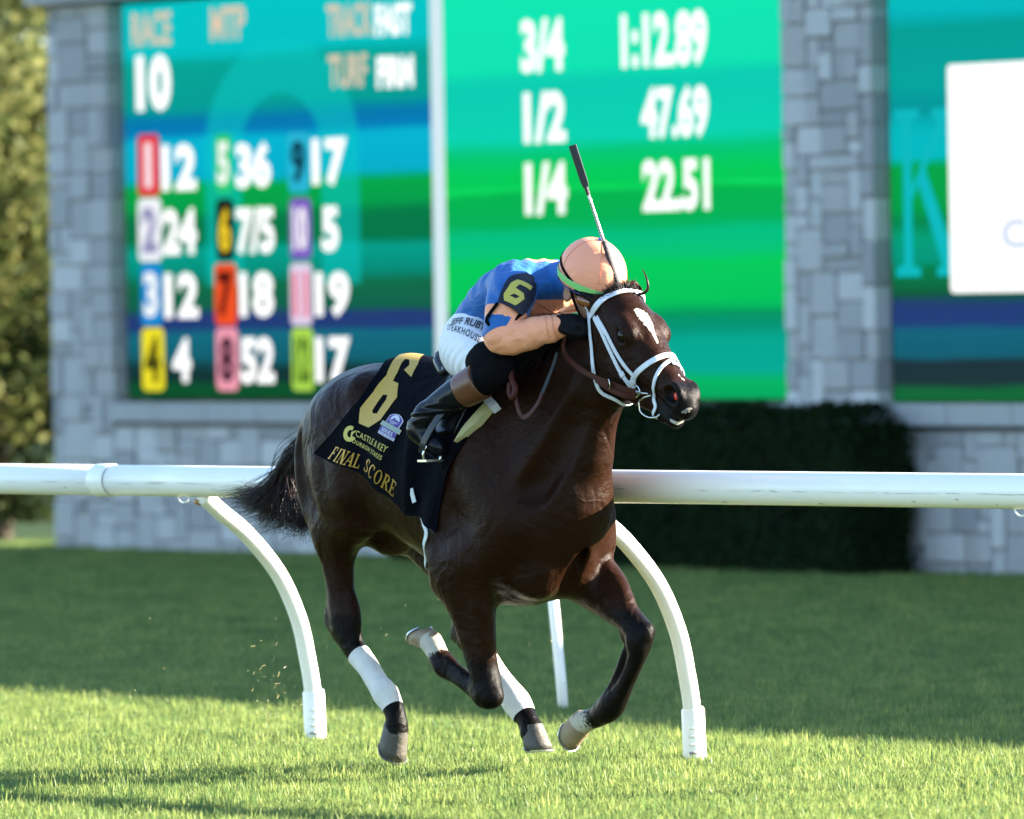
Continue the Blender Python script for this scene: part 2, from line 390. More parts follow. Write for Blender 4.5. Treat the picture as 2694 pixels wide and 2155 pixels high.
bm = bmesh.new(); bmesh.ops.create_cube(bm, size=1); bmesh.ops.bevel(bm, geom=bm.edges[:], offset=.05, segments=1, affect='EDGES'); STONE = bpy.data.meshes.new('stone'); bm.to_mesh(STONE); bm.free(); STONE.materials.append(M_STONE)
def ashlar(parent, x0, x1, z0, z1, y0, y1, cw=.13, ch=.09, seed=1):
    """random ashlar: each stone its own object between depth y0 (face) and y1"""
    r = random.Random(seed); nx = max(1,round((x1-x0)/cw)); nz = max(1,round((z1-z0)/ch)); cw = (x1-x0)/nx; ch = (z1-z0)/nz
    used = [[False]*nz for _ in range(nx)]
    for j in range(nz):
        for i in range(nx):
            if used[i][j]: continue
            a = r.choice((1,2,2,2,3)); b = r.choice((1,2,2,3))
            while i+a > nx or any(used[i+k][j] for k in range(a)): a -= 1
            while j+b > nz or any(used[i+k][j+q] for k in range(a) for q in range(b)): b -= 1
            for k in range(a):
                for q in range(b): used[i+k][j+q] = True
            o = bpy.data.objects.new('stone', STONE); COL.objects.link(o); o.parent = parent
            pr = r.uniform(-.012,.012); gp = .011
            o.scale = (a*cw-gp, y1-y0-pr, b*ch-gp); o.location = (x0+(i+a/2)*cw, (y0+y1+pr)/2, z0+(j+b/2)*ch)
TOP = 4.72
def pillar(x0, x1, z0, z1, seed, stones=True):
    p = MB().box((x0+.02,.03,z0),(x1-.02,.8,z1)).build('pillar', M_MORT, BRD)
    if stones: ashlar(p, x0, x1, z0, z1, 0, .13, seed=seed)
pillar(0, .79, 0, 3.79, 1); pillar(8.45, 9.36, .85, 3.79, 2)
pillar(14.2, 15.1, 0, 3.79, 3, False)
def base(x0, x1, seed, vis=True):
    p = MB().box((x0+.01,.035,0),(x1-.01,.8,.88)).build('base_wall', M_MORT, BRD)
    if vis: ashlar(p, x0, x1, 0, .87, .005, .13, seed=seed)
base(.79, 5.35, 4); base(9.4, 11.6, 5); base(5.35, 9.4, 6, False); base(11.6, 34, 7, False)
sl = MB()
for i in range(int((14.2-.79)/.62)):
    a = .795+i*.62; MB().box((a,-.05,.905),(a+.61,.3,1.035)).build('sill_stone', M_CAP, BRD)
MB().box((.79,.02,.875),(14.2,.3,.91)).build('sill_joint', M_DARKTRIM, BRD)
MB().box((-.09,-.12,3.80),(34,.9,3.93)).build('cornice', M_CAP, BRD)
MB().box((-.02,-.02,3.93),(34,.82,TOP-.08)).build('header', M_CAP, BRD)
MB().box((-.12,-.14,TOP-.08),(34,.95,TOP)).build('coping', M_CAP, BRD)
MB().box((15.1,.05,.885),(34,.8,3.80)).build('board_wall', M_CAP, BRD)
MB().box((.80,.30,1.036),(14.2,.8,3.80)).build('screen_housing', M_DARKTRIM, BRD)
def screen_mat(name, bands, seed):
    """LED picture: soft horizontal bands of colour over height, fine LED rows"""
    m = bpy.data.materials.new(name); m.use_nodes = True; nt = m.node_tree; N = nt.nodes; L = nt.links; p = N['Principled BSDF']
    p.inputs['Base Color'].default_value = (.004,.004,.004,1); p.inputs['Roughness'].default_value = .8; p.inputs['Specular IOR Level'].default_value = 0
    tc = N.new('ShaderNodeTexCoord'); sx = N.new('ShaderNodeSeparateXYZ'); L.new(tc.outputs['Object'], sx.inputs[0])
    mp = N.new('ShaderNodeMapping'); mp.inputs['Scale'].default_value = (.35,1,5); mp.inputs['Location'].default_value = (seed,0,0); L.new(tc.outputs['Object'], mp.inputs[0])
    nz = N.new('ShaderNodeTexNoise'); nz.inputs['Scale'].default_value = 2.2; nz.inputs['Detail'].default_value = 3; L.new(mp.outputs[0], nz.inputs['Vector'])
    ad = N.new('ShaderNodeMath'); ad.operation = 'MULTIPLY_ADD'; L.new(nz.outputs['Fac'], ad.inputs[0]); ad.inputs[1].default_value = .10; ad.inputs[2].default_value = -.05
    a2 = N.new('ShaderNodeMath'); L.new(sx.outputs['Z'], a2.inputs[0]); L.new(ad.outputs[0], a2.inputs[1])
    mr = N.new('ShaderNodeMapRange'); mr.inputs[1].default_value = 1.0; mr.inputs[2].default_value = 3.9; L.new(a2.outputs[0], mr.inputs[0])
    r = N.new('ShaderNodeValToRGB'); cr = r.color_ramp; bs = sorted(bands); cr.elements.remove(cr.elements[1])
    for i,(z,c) in enumerate(bs):
        q = (z-1.0)/2.9
        if i == 0: e = cr.elements[0]; e.position = q
        else: e = cr.elements.new(min(max(q,0),1))
        e.color = (*srgb(*c),1)
    L.new(mr.outputs[0], r.inputs[0])
    wv = N.new('ShaderNodeTexWave'); wv.bands_direction = 'Z'; wv.inputs['Scale'].default_value = 31; L.new(tc.outputs['Object'], wv.inputs['Vector'])
    w2 = N.new('ShaderNodeMath'); w2.operation = 'MULTIPLY_ADD'; L.new(wv.outputs['Fac'], w2.inputs[0]); w2.inputs[1].default_value = .22/2**EXPOSURE; w2.inputs[2].default_value = .89/2**EXPOSURE
    L.new(r.outputs[0], p.inputs['Emission Color']); L.new(w2.outputs[0], p.inputs['Emission Strength']); return m
BL = [(3.7233,(0,198,200)),(3.4224,(0,195,198)),(3.3274,(0,165,150)),(3.0422,(0,158,150)),(2.9471,(0,120,175)),(2.8678,(0,125,185)),(2.8044,(0,182,210)),(2.5666,(0,175,205)),(2.5032,(0,168,70)),(2.3604,(0,160,75)),(2.2969,(0,122,70)),(2.1224,(0,118,72)),(2.0589,(0,160,140)),(1.9002,(0,140,120)),(1.8208,(12,108,70)),(1.6621,(15,95,75)),(1.6240,(35,58,118)),(1.5350,(30,62,120)),(1.4969,(15,108,130)),(1.3285,(14,95,110)),(1.2650,(16,55,55)),(1.1856,(14,50,50)),(1.1474,(8,82,44)),(1.0584,(8,78,42))]
BC = [(3.5749,(14,232,180)),(3.1565,(12,228,178)),(3.0668,(6,205,178)),(2.7228,(6,212,178)),(2.6330,(0,200,120)),(2.5283,(0,205,95)),(2.4146,(0,205,85)),(2.3936,(10,228,100)),(2.3667,(0,182,78)),(2.1841,(0,178,88)),(2.1092,(0,192,130)),(1.9894,(0,198,120)),(1.9235,(0,205,92)),(1.6599,(0,198,92)),(1.6000,(0,150,95)),(1.5101,(0,150,120)),(1.4441,(0,168,145)),(1.2403,(0,170,150)),(1.1803,(0,182,100)),(1.0754,(0,170,95))]
BR = [(3.4479,(0,188,192)),(3.3628,(0,182,188)),(3.2778,(0,160,150)),(2.9515,(0,165,158)),(2.7813,(0,150,155)),(2.6819,(0,185,192)),(2.5116,(0,188,195)),(2.4491,(0,165,70)),(2.2276,(0,160,72)),(2.1140,(0,135,75)),(2.0287,(0,160,120)),(1.9009,(0,150,125)),(1.8440,(0,128,70)),(1.6735,(15,85,60)),(1.6166,(35,60,120)),(1.5029,(32,64,122)),(1.4688,(18,100,125)),(1.3323,(18,95,115)),(1.2839,(28,50,58)),(1.1531,(28,52,58)),(1.1189,(15,105,55)),(1.0336,(15,100,52))]
def screen(x0, x1, z0, z1, bands, seed, name):
    o = MB().box((x0,.10,z0),(x1,.16,z1)).build('screen', screen_mat(name, bands, seed), BRD); return o
S1 = screen(.84, 4.58, 1.06, 3.765, BL, 1.3, 'screen_odds'); S2 = screen(4.70, 8.44, 1.06, 3.765, BC, 5.1, 'screen_times'); S3 = screen(9.40, 14.15, 1.045, 3.765, BR, 9.7, 'screen_video')
MB().box((4.598,.07,1.05),(4.682,.18,3.79)).build('mullion', glow('mullion_light', (214,236,244)), BRD)
W8 = glow('led_white', (255,255,255), 1.25); LEDM = {}
def led(c, k=1.0):
    if c not in LEDM: LEDM[c] = glow('led_colour', c, k)
    return LEDM[c]
def btext(par, txt, x0, x1, z0, z1, m, bold=.03, y=.094, name='lettering'):
    V,F = text_mesh(txt, bold); P = np.zeros((len(V),3)); P[:,0] = x0+V[:,0]*(x1-x0); P[:,2] = z0+V[:,1]*(z1-z0); P[:,1] = y
    return obj(name, mk_mesh(name, P, F), m, par)
def brect(par, x0, x1, z0, z1, m, y=.097, name='number_box', r=.03):
    a = [(x0+r,z0),(x1-r,z0),(x1,z0+r),(x1,z1-r),(x1-r,z1),(x0+r,z1),(x0,z1-r),(x0,z0+r)]
    V,F = prism(a, y, y+.002); return obj(name, mk_mesh(name, np.array(V), F), m, par)
PEACH = led((226,205,180)); 
for t,b,m,bo in (('RACE',(0.9633,3.708,1.461,3.471),PEACH,.03),('MTP',(1.955,3.708,2.386,3.48),PEACH,.03),('TRACK',(3.36,3.672,3.901,3.448),PEACH,.03),('TURF',(3.372,3.335,3.83,3.113),PEACH,.03),('FAST',(3.929,3.65,4.353,3.438),W8,.05),('FIRM',(3.941,3.306,4.365,3.096),W8,.05),('10',(1.008,3.416,1.447,3.025),W8,.05),
    ('12',(1.314,2.795,1.745,2.478),W8,.045),('24',(1.312,2.357,1.737,2.042),W8,.045),('12',(1.322,1.918,1.747,1.607),W8,.045),('4',(1.41,1.473,1.639,1.171),W8,.045),
    ('36',(2.237,2.788,2.662,2.475),W8,.045),('7/5',(2.229,2.346,2.694,2.029),W8,.045),('18',(2.256,1.913,2.67,1.606),W8,.045),('52',(2.254,1.475,2.668,1.16),W8,.045),
    ('17',(3.158,2.787,3.571,2.471),W8,.045),('5',(3.263,2.336,3.462,2.034),W8,.045),('19',(3.17,1.902,3.578,1.599),W8,.045),('17',(3.163,1.469,3.576,1.159),W8,.045)):
    btext(S1, t, b[0], b[2], b[3], b[1], m, bo)
for n,b,bc,tc_ in (('1',(1.009,2.868,1.279,2.448),(232,50,66),(255,236,240)),('2',(1.001,2.431,1.289,2),(246,248,255),(150,150,190)),('3',(1.017,1.984,1.287,1.561),(20,140,215),(245,252,255)),('4',(1.021,1.544,1.297,1.113),(242,228,40),(70,70,10)),
    ('5',(1.975,2.849,2.186,2.453),(40,205,120),(250,255,250)),('6',(1.979,2.409,2.195,1.994),(20,26,22),(238,205,40)),('7',(1.948,1.972,2.216,1.555),(244,82,32),(90,20,10)),('8',(1.952,1.538,2.22,1.113),(246,160,180),(80,40,60)),
    ('9',(2.868,2.835,3.118,2.434),(40,182,214),(8,60,80)),('10',(2.878,2.397,3.128,1.991),(126,92,196),(255,252,255)),('11',(2.87,1.963,3.126,1.549),(226,214,238),(240,90,120)),('12',(2.874,1.531,3.129,1.112),(176,222,80),(70,110,30))):
    x0,z1,x1,z0 = b; brect(S1, x0, x1, z0, z1, led(bc)); w = x1-x0; h = z1-z0
    q_ = .34 if n == '1' else .16
    btext(S1, n, x0+q_*w, x1-q_*w, z0+.13*h, z1-.13*h, led(tc_), .05, y=.093, name='number')
# pale horseshoe-shaped watermark behind the odds
arc = [(0,3.0)]
def ringpoly(cx, cz, ro, ri, tall, n=18):
    o = [(cx+ro*math.cos(a), cz+ro*.8*math.sin(a)) for a in np.linspace(0, math.pi, n)]; i = [(cx+ri*math.cos(a), cz+ri*.8*math.sin(a)) for a in np.linspace(math.pi, 0, n)]
    return [(cx+ro*1.0,cz-tall)]+o+[(cx-ro*1.0,cz-tall),(cx-ri,cz-tall)]+i+[(cx+ri,cz-tall)]
V,F = poly_mesh(ringpoly(2.78, 2.72, .93, .48, .9)); P = np.zeros((len(V),3)); P[:,0] = V[:,0]; P[:,2] = V[:,1]; P[:,1] = .0985
wm = glow('led_watermark', (10,205,200), .55); obj('watermark', mk_mesh('watermark', P, F), wm, S1)
p = wm.node_tree.nodes['Principled BSDF']; nt = wm.node_tree; tr = nt.nodes.new('ShaderNodeBsdfTransparent'); mxs = nt.nodes.new('ShaderNodeMixShader'); mxs.inputs[0].default_value = .45
nt.links.new(tr.outputs[0], mxs.inputs[1]); nt.links.new(p.outputs[0], mxs.inputs[2]); nt.links.new(mxs.outputs[0], nt.nodes['Material Output'].inputs[0]); p.inputs['Emission Strength'].default_value = 1.0/2**EXPOSURE
for t,b in (('3/4',(5.583,3.487,6.059,3.143)),('1:12.89',(6.675,3.482,7.577,3.129)),('1/2',(5.601,3.022,6.062,2.691)),('47.69',(6.875,3.018,7.58,2.682)),('1/4',(5.604,2.571,6.065,2.232)),('22.51',(6.877,2.56,7.582,2.231))):
    btext(S2, t, b[0], b[2], b[3], b[1], W8, .04)
x0,z1,x1,z0 = (9.967,3.053,10.66,1.692); brect(S3, x0, x0+2.6, z0, z1, led((255,255,255), 1.2), name='white_panel', r=.02)
x0,z1,x1,z0 = (10.47,2.124,10.67,1.952); btext(S3, 'CARD', x0, x0+.9, z0, z1, led((196,212,238)), .02, y=.093)
x0,z1,x1,z0 = (9.398,2.8,9.916,1.794)
KW = x1-x0; KP = [(.08,0),(.55,0),(.55,.05),(.40,.07),(.40,.45),(.52,.55),(.95,.07),(.85,.05),(.85,0),(1.35,0),(1.35,.05),(1.22,.08),(.66,.64),(1.10,.93),(1.22,.95),(1.22,1),(.80,1),(.80,.95),(.90,.92),(.40,.53),(.40,.93),(.55,.95),(.55,1),(.08,1),(.08,.95),(.24,.92),(.24,.08),(.08,.05)]
V,F = poly_mesh([(x0+a*KW, z0+b*(z1-z0)) for a,b in KP]); P = np.zeros((len(V),3)); P[:,0] = V[:,0]; P[:,2] = V[:,1]; P[:,1] = .0985; obj('letter', mk_mesh('letter', P, F), led((10,186,192)), S3)
# ---------------------------------------------------------------- hedge in front of the board
def leaf_cloud(pts, nrm, size, seed):
    r = np.random.default_rng(seed); n = len(pts); a = nrm+r.normal(0,.55,(n,3)); a /= np.linalg.norm(a,axis=1)[:,None]
    b = np.cross(a, r.normal(0,1,(n,3))); b /= np.linalg.norm(b,axis=1)[:,None]; c = np.cross(a,b); s = (size*r.uniform(.6,1.4,n))[:,None]
    V = np.stack([pts-b*s*.5, pts+c*s*.32, pts+b*s*.5, pts-c*s*.32],1).reshape(-1,3); F = np.arange(4*n).reshape(-1,4)
    me = mk_mesh('leaves', V, F); fattr(me, 'rnd', np.repeat(r.uniform(0,1,n),4)); return me
hx0,hx1,hy0,hy1,hz = 4.92,9.80,-.55,-.10,1.02
hd_ = obj('hedge', None, None, loc=BRD.location, rotz=BRD.rotation_euler.z); tag(hd_, 'clipped dark green hedge in front of the tote board', 'hedge')
n = 52000; fc = rng.choice(4, n, p=[.55,.25,.1,.1]); u,v = rng.random(n),rng.random(n); pts = np.zeros((n,3)); nr = np.zeros((n,3))
pts[:,0] = hx0+u*(hx1-hx0); pts[:,1] = hy0; pts[:,2] = v*hz; nr[:,1] = -1
k = fc == 1; pts[k,1] = hy0+v[k]*(hy1-hy0); pts[k,2] = hz; nr[k] = (0,0,1)
for q,xx,sg in ((2,hx0,-1),(3,hx1,1)):
    k = fc == q; pts[k,0] = xx; pts[k,1] = hy0+u[k]*(hy1-hy0); nr[k] = (sg,0,0)
lump = .022*np.sin(pts[:,0]*5.1+pts[:,2]*3)+.015*np.sin(pts[:,0]*11+pts[:,2]*9+1)
ed = np.minimum(np.minimum(pts[:,0]-hx0, hx1-pts[:,0]), .25)/.25; pts += nr*(lump-.03)[:,None]+rng.normal(0,.016,(n,3)); pts[:,2] -= .12*(1-np.clip(ed,0,1))*(pts[:,2]/hz); pts[:,2] = np.abs(pts[:,2])
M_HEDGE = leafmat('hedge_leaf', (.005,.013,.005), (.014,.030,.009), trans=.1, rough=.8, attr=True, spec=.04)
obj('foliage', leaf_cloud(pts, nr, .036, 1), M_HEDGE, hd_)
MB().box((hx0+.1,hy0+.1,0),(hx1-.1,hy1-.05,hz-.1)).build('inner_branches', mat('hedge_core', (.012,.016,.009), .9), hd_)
# ---------------------------------------------------------------- trees left of the board
M_LEAF = leafmat('tree_leaf', (.055,.085,.025), (.22,.215,.07), trans=.5, rough=.6, attr=True, spec=.1)
M_LEAF2 = leafmat('tree_leaf_green', (.028,.05,.017), (.08,.10,.03), trans=.45, rough=.6, attr=True, spec=.1)
M_BARK = mat('bark', (.16,.12,.085), .9, .3, 14, bump=.6)
def tree(x, y, zc, rad, nleaf, size, m, seed, label, trunk_h, tr=.11):
    r = np.random.default_rng(seed); t = obj('tree', None, None, loc=(x,y,0)); tag(t, label, 'tree', 'trees left of the tote board')
    tb = MB().tube([(0,0,-.05),(.03,.02,trunk_h*.5),(.0,.05,trunk_h),(.06,0,zc)], [tr*1.3,tr,tr*.8,tr*.3], 9)
    for i in range(7):
        a = r.uniform(0,6.28); z = trunk_h*.6+r.uniform(0,1)*(zc-trunk_h*.5); q = .75*rad[0]
        tb.tube([(0,.03,z),(math.cos(a)*q*.5,math.sin(a)*q*.5,z+.35),(math.cos(a)*q,math.sin(a)*q,z+.55)], [tr*.45,tr*.3,.012], 6)
    tb.build('trunk', M_BARK, t, True)
    nc = 90; c = r.normal(0,1,(nc,3)); c /= np.linalg.norm(c,axis=1)[:,None]; c *= (r.uniform(.35,1,(nc,1)))**.5; c = c*np.array(rad)
    k = r.integers(0,nc,nleaf); pts = c[k]+r.normal(0,.2,(nleaf,3))*rad[0]*.55; pts[:,2] += zc; pts = pts[pts[:,2] > .14]
    nr = pts-np.array([0,0,zc]); nr /= np.linalg.norm(nr,axis=1)[:,None]; obj('crown', leaf_cloud(pts, nr, size, seed), m, t)
tree(-4.25, 58.4, 3.0, (1.2,1.1,2.7), 24000, .085, M_LEAF, 3, 'yellow-green sunlit tree beside the left stone pillar', 1.1)
tree(-3.75, 58.9, 1.25, (.95,.85,1.35), 20000, .07, M_LEAF2, 8, 'low olive green shrubby tree behind the left stone pillar', .4, .07)
tree(-6.6, 66, 3.4, (2.6,2.2,2.8), 14000, .12, M_LEAF, 5, 'broad yellowing tree farther back beyond the left shrub', 1.2, .16)
tree(-5.0, 63.5, 3.6, (1.7,1.5,2.6), 16000, .10, M_LEAF2, 12, 'green tree between the near shrub and the broad trees', 1.2, .14)
tree(-3.9, 72, 3.4, (2.8,2.2,2.9), 14000, .12, M_LEAF2, 6, 'broad green tree farthest back behind the tote board', 1.2, .16)
# ---------------------------------------------------------------- white running rail
RD = np.array([.6236,-.7817,0]); RM = np.array([.7817,.6236,0]); R0 = np.array([-2.008,31.597,0])
M_RAIL = mat('rail_white', (.92,.88,.80), .32, .05, 3, bump=.05, bscale=60)
M_PVC = mat('post_white', (.91,.87,.79), .38, .04, 6)
M_SCUFF = mat('rail_scuff', (.32,.30,.27), .8, .3, 50)
M_BRASS = mat('brass', (.55,.30,.12), .4, .1, 20, metal=.7)
RAIL = obj('running_rail', None, None, loc=tuple(R0), rotz=math.atan2(RD[1],RD[0])); tag(RAIL, 'white tubular running rail on curved gooseneck posts along the turf', 'rail')
# local x along the rail, local y = towards the infield
jx = 0.7130
def rail_tube(x0, x1): MB().tube([(x,0,1.03) for x in np.linspace(x0,x1,12)], .0592, 28).build('rail_tube', M_RAIL, RAIL, True)
rail_tube(-9, jx+.03); rail_tube(jx+.035, jx+6.2); rail_tube(jx+6.23, 13)
MB().tube([(jx-.055,0,1.03),(jx-.05,0,1.03),(jx+.045,0,1.03),(jx+.05,0,1.03)], [.0605,.0632,.0632,.0612], 28).build('joint_collar', M_RAIL, RAIL, True)
MB().tube([(jx+.051,0,1.03),(jx+.056,0,1.03)], .0602, 28).build('joint_gap', M_SCUFF, RAIL, True)
r = random.Random(4)
for i in range(84):   # thin scuffs along the face of the tube
    a = math.radians(r.gauss(187,2.0) if i < 70 else r.uniform(195,235)); x = r.uniform(-1.2,6.2); ln = r.uniform(.02,.14) if i < 70 else r.uniform(.01,.03); w = r.uniform(.0008,.0024) if i < 70 else .004
    rr_ = .0597; pts = [(x+ln*t, rr_*math.cos(a+.02*t), 1.03+rr_*math.sin(a+.02*t)) for t in (0,.5,1)]; nn = [(0,math.cos(a),math.sin(a))]*3
    MB().ribbon(pts, nn, np.array([.3,1,.3])*w, .0004).build('scuff_mark', M_SCUFF, RAIL)
PQ = [(.012,.975),(.10,.915),(.25,.82),(.42,.665),(.527,.49),(.574,.335),(.60,.21),(.615,.05)]
for bx in (-3.3,-1.05,1.205,3.48,5.93,8.2,10.45):
    P = spline([(bx+.12*max(0,1-q/.62),q,z) for q,z in PQ], 8)
    po = MB().tube(P, .0325, 18).build('post', M_PVC, RAIL, True)
    sv = MB().tube([(bx,.615,-.04),(bx,.615,0),(bx,.608,.20),(bx,.607,.208)], [.0425,.0425,.0425,.039], 20)
    sv.build('sleeve', M_PVC, po, True)
    for j in range(4): MB().tube([(bx+.018,.575,.045+.03*j),(bx+.03,.582,.046+.03*j),(bx+.04,.60,.047+.03*j)], .0055, 8).build('slot', M_RAIL if j else M_SCUFF, po, True)
    a = np.linspace(0,math.pi,12); hp_ = np.stack([bx+.04-.034*np.cos(a)-.02, np.full(12,-.01), .972-.024*np.sin(a)],1); MB().tube(hp_, .003, 6).build('hook', M_PVC, po, True)
    MB().tube([(bx+.10,-.015,.955),(bx+.10,.01,.945)], .009, 8).build('bolt', M_BRASS, po, True)
st = MB().tube([(0,0,-.05),(-.012,0,.15),(-.075,0,.92),(-.077,0,.93)], [.022,.022,.022,.010], 12).build('marker_stake', M_PVC, None, True, loc=(.193,32.952,0)); tag(st, 'thin leaning white stake in shaded grass behind the horse', 'stake')
# ================================================================ THE HORSE (local x = forward, y = its left, z = up)
HO = (-.05,28.6,0); HROT = -math.radians(51)
# head frame
H0=np.array([.737,0,1.72]); e1=np.array([.648,0,-.761]); e2=np.array([.761,0,.648]); ey=np.array([0,1.,0])
def hp(s,n,l,*r): return list(H0+s*e1+n*e2+l*ey)+list(r)
def build_horse(h=.008):
    F=Field((-1.25,-.42,-.02),(1.3,.42,1.85),h)
    # trunk: (f, 0, zc, side, up, down)
    def T(f,top,bot,w,q=.5): c=bot+(top-bot)*q; return [f,0,c,w,top-c,c-bot]
    F.chain([T(-.93,1.33,1.05,.09),T(-.87,1.41,.98,.17),T(-.76,1.462,.93,.225),T(-.63,1.478,.90,.252),T(-.45,1.462,.85,.27),T(-.25,1.445,.77,.285),T(-.05,1.455,.675,.275),T(.12,1.47,.615,.245),T(.26,1.42,.63,.21),T(.35,1.33,.69,.18),T(.41,1.2,.80,.13)],k=.02,sub=4)
    # neck: axis with half depth
    F.chain([(.10,0,1.19,.15,.27,.27),(.25,0,1.25,.13,.235,.23),(.385,0,1.345,.108,.19,.20),(.50,0,1.445,.094,.16,.20),(.60,0,1.525,.085,.13,.225),(.655,0,1.565,.078,.11,.20)],k=.07)
    # shoulders, chest
    for s in(-1,1):
        F.chain([(.0,.135*s,1.36,.06),(.09,.17*s,1.2,.095),(.20,.172*s,1.03,.105),(.265,.152*s,.92,.10)],k=.10)
        F.chain([(.28,.147*s,.93,.095),(.18,.17*s,.83,.105),(.06,.175*s,.77,.105),(-.04,.17*s,.74,.09)],k=.07)
        F.ball((.318,.085*s,.90),(.095,.09,.13),k=.05)
        F.ball((.295,.08*s,.745),(.095,.085,.10),k=.05)
        # croup, hamstring masses
        F.chain([(-.56,.15*s,1.35,.09),(-.69,.132*s,1.285,.12),(-.815,.115*s,1.18,.118),(-.848,.12*s,1.06,.108),(-.82,.125*s,.96,.10),(-.76,.13*s,.88,.09)],k=.07)
    # near hind
    F.chain([(-.64,-.15,1.20,.13,.2),(-.62,-.17,1.06,.12,.18),[-0.6301,-0.17,0.9681,0.1,0.14],[-0.7005,-0.16,0.8988,0.082,0.1],[-0.7541,-0.15,0.8379,0.068,0.076],[-0.761,-0.14,0.7518,0.055,0.059],[-0.7531,-0.135,0.6661,0.045,0.05],[-0.7423,-0.13,0.5805,0.048,0.062],[-0.7272,-0.13,0.5208,0.046,0.058],[-0.6963,-0.125,0.458,0.038,0.044],[-0.6186,-0.12,0.3861,0.038],[-0.5647,-0.12,0.3312,0.038],[-0.5188,-0.12,0.2915,0.044],[-0.4814,-0.12,0.2483,0.036],[-0.4605,-0.12,0.208,0.036],[-0.4618,-0.12,0.1604,0.044]],k=.06)
    F.chain([[-0.793,-0.14,0.7085,0.012],[-0.8018,-0.135,0.6224,0.018],[-0.8158,-0.13,0.5533,0.026],[-0.7698,-0.13,0.4942,0.02]],k=.03)
    # far hind
    F.chain([(-.64,.15,1.20,.13,.2),(-.56,.17,1.03,.125,.17),[-0.7275,0.18,0.9312,0.11,0.13],[-0.6087,0.165,0.8298,0.085,0.1],[-0.4829,0.15,0.7121,0.06,0.065],[-0.3889,0.14,0.5859,0.046,0.052],[-0.3541,0.13,0.5017,0.045,0.058],[-0.2877,0.13,0.4402,0.042],[-0.195,0.13,0.3608,0.038],[-0.1237,0.13,0.3033,0.039],[-0.0817,0.13,0.2622,0.046],[-0.0399,0.13,0.2211,0.037],[-0.0087,0.13,0.1831,0.038],[0.0066,0.13,0.1549,0.044]],k=.05)
    F.ball([-0.4061,0.13,0.4972],.028,k=.03)
    # near fore
    F.chain([(.08,-.17,.80,.11,.13),[-0.0057,-0.18,0.7646,0.105,0.125],[0.0249,-0.17,0.6726,0.09,0.1],[0.0399,-0.16,0.597,0.075,0.08],[0.0493,-0.15,0.513,0.064,0.067],[0.0587,-0.14,0.429,0.053,0.055],[0.0685,-0.13,0.3584,0.051,0.052],[0.0806,-0.13,0.3118,0.05,0.052]],k=.06)
    F.chain([[0.0697,-0.13,0.3048,0.045],[0.0061,-0.13,0.3299,0.036],[-0.0789,-0.13,0.368,0.033],[-0.1323,-0.13,0.3886,0.036],[-0.1642,-0.13,0.4063,0.042],[-0.196,-0.13,0.4359,0.036],[-0.2222,-0.13,0.4691,0.037],[-0.2434,-0.13,0.4889,0.04]],k=.025)
    F.ball([0.1122,-0.13,0.296],.03,k=.03)
    # far fore
    F.chain([(.27,.16,.85,.11,.13),[0.1823,0.18,0.7722,0.11,0.12],[0.3215,0.17,0.6891,0.087,0.092],[0.4211,0.16,0.6294,0.064,0.068],[0.5101,0.15,0.5814,0.05,0.052],[0.5823,0.145,0.5298,0.048,0.05],[0.5898,0.14,0.4886,0.044,0.046],[0.5783,0.14,0.4451,0.032,0.034],[0.5457,0.14,0.3878,0.028],[0.4973,0.14,0.3249,0.031],[0.4358,0.14,0.2647,0.045],[0.3748,0.14,0.2312,0.036],[0.3087,0.14,0.2125,0.036],[0.2609,0.14,0.1976,0.042]],k=.04)
    F.chain([(.57,0,1.40,.065),(.535,0,1.28,.075),(.50,0,1.16,.085)],k=.06)
    # tendons, wrist and fetlock bones, muscle masses
    F.chain([[0.5358,0.135,0.476,0.012],[0.514,0.135,0.4371,0.015],[0.4868,0.135,0.3915,0.014],[0.4435,0.135,0.3303,0.015],[0.4004,0.135,0.279,0.02]],k=.016)
    F.ball([0.5263,0.135,0.5124],(.02,.02,.024),k=.02)
    F.ball([0.6306,0.15,0.5307],(.018,.024,.03),k=.025)
    F.ball([0.3737,0.135,0.2582],.02,k=.02)
    F.chain([[0.0249,-0.145,0.3344,0.014],[-0.033,-0.145,0.3766,0.013],[-0.0924,-0.14,0.4018,0.014],[-0.1297,-0.14,0.4211,0.02]],k=.016)
    F.chain([[0.1307,-0.205,0.6974,0.035],[0.1248,-0.187,0.6164,0.034],[0.1123,-0.168,0.5319,0.026],[0.0928,-0.15,0.4386,0.014]],k=.04)
    F.chain([[0.0179,-0.2,0.712,0.03],[0.0211,-0.185,0.6311,0.03],[0.022,-0.16,0.5296,0.022]],k=.04)
    F.chain([[0.3524,0.185,0.7578,0.03],[0.4363,0.175,0.7009,0.03],[0.5056,0.155,0.6411,0.022]],k=.04)
    F.chain([[-0.6939,-0.175,0.8395,0.03],[-0.7122,-0.158,0.7703,0.028],[-0.7238,-0.142,0.6926,0.016]],k=.04)
    F.chain([[-0.7014,-0.13,0.6497,0.012],[-0.6835,-0.13,0.5902,0.018],[-0.671,-0.13,0.5391,0.014]],k=.03)
    for s in(-1,1):
        F.chain([(.02,.215*s,1.06,.045),(-.03,.228*s,.95,.062),(-.05,.222*s,.83,.055),(-.03,.215*s,.74,.035)],k=.05)
        F.chain([(.60,.050*s,1.46,.035),(.52,.068*s,1.33,.05),(.43,.10*s,1.2,.058),(.34,.137*s,1.06,.06),(.29,.147*s,.96,.05)],k=.06)
        F.chain([(.12,.215*s,1.16,.03),(.20,.218*s,1.05,.04),(.24,.21*s,.95,.045)],k=.05)
        F.chain([(-.50,.215*s,1.28,.03),(-.55,.224*s,1.15,.045),(-.56,.228*s,1.02,.05)],k=.06)
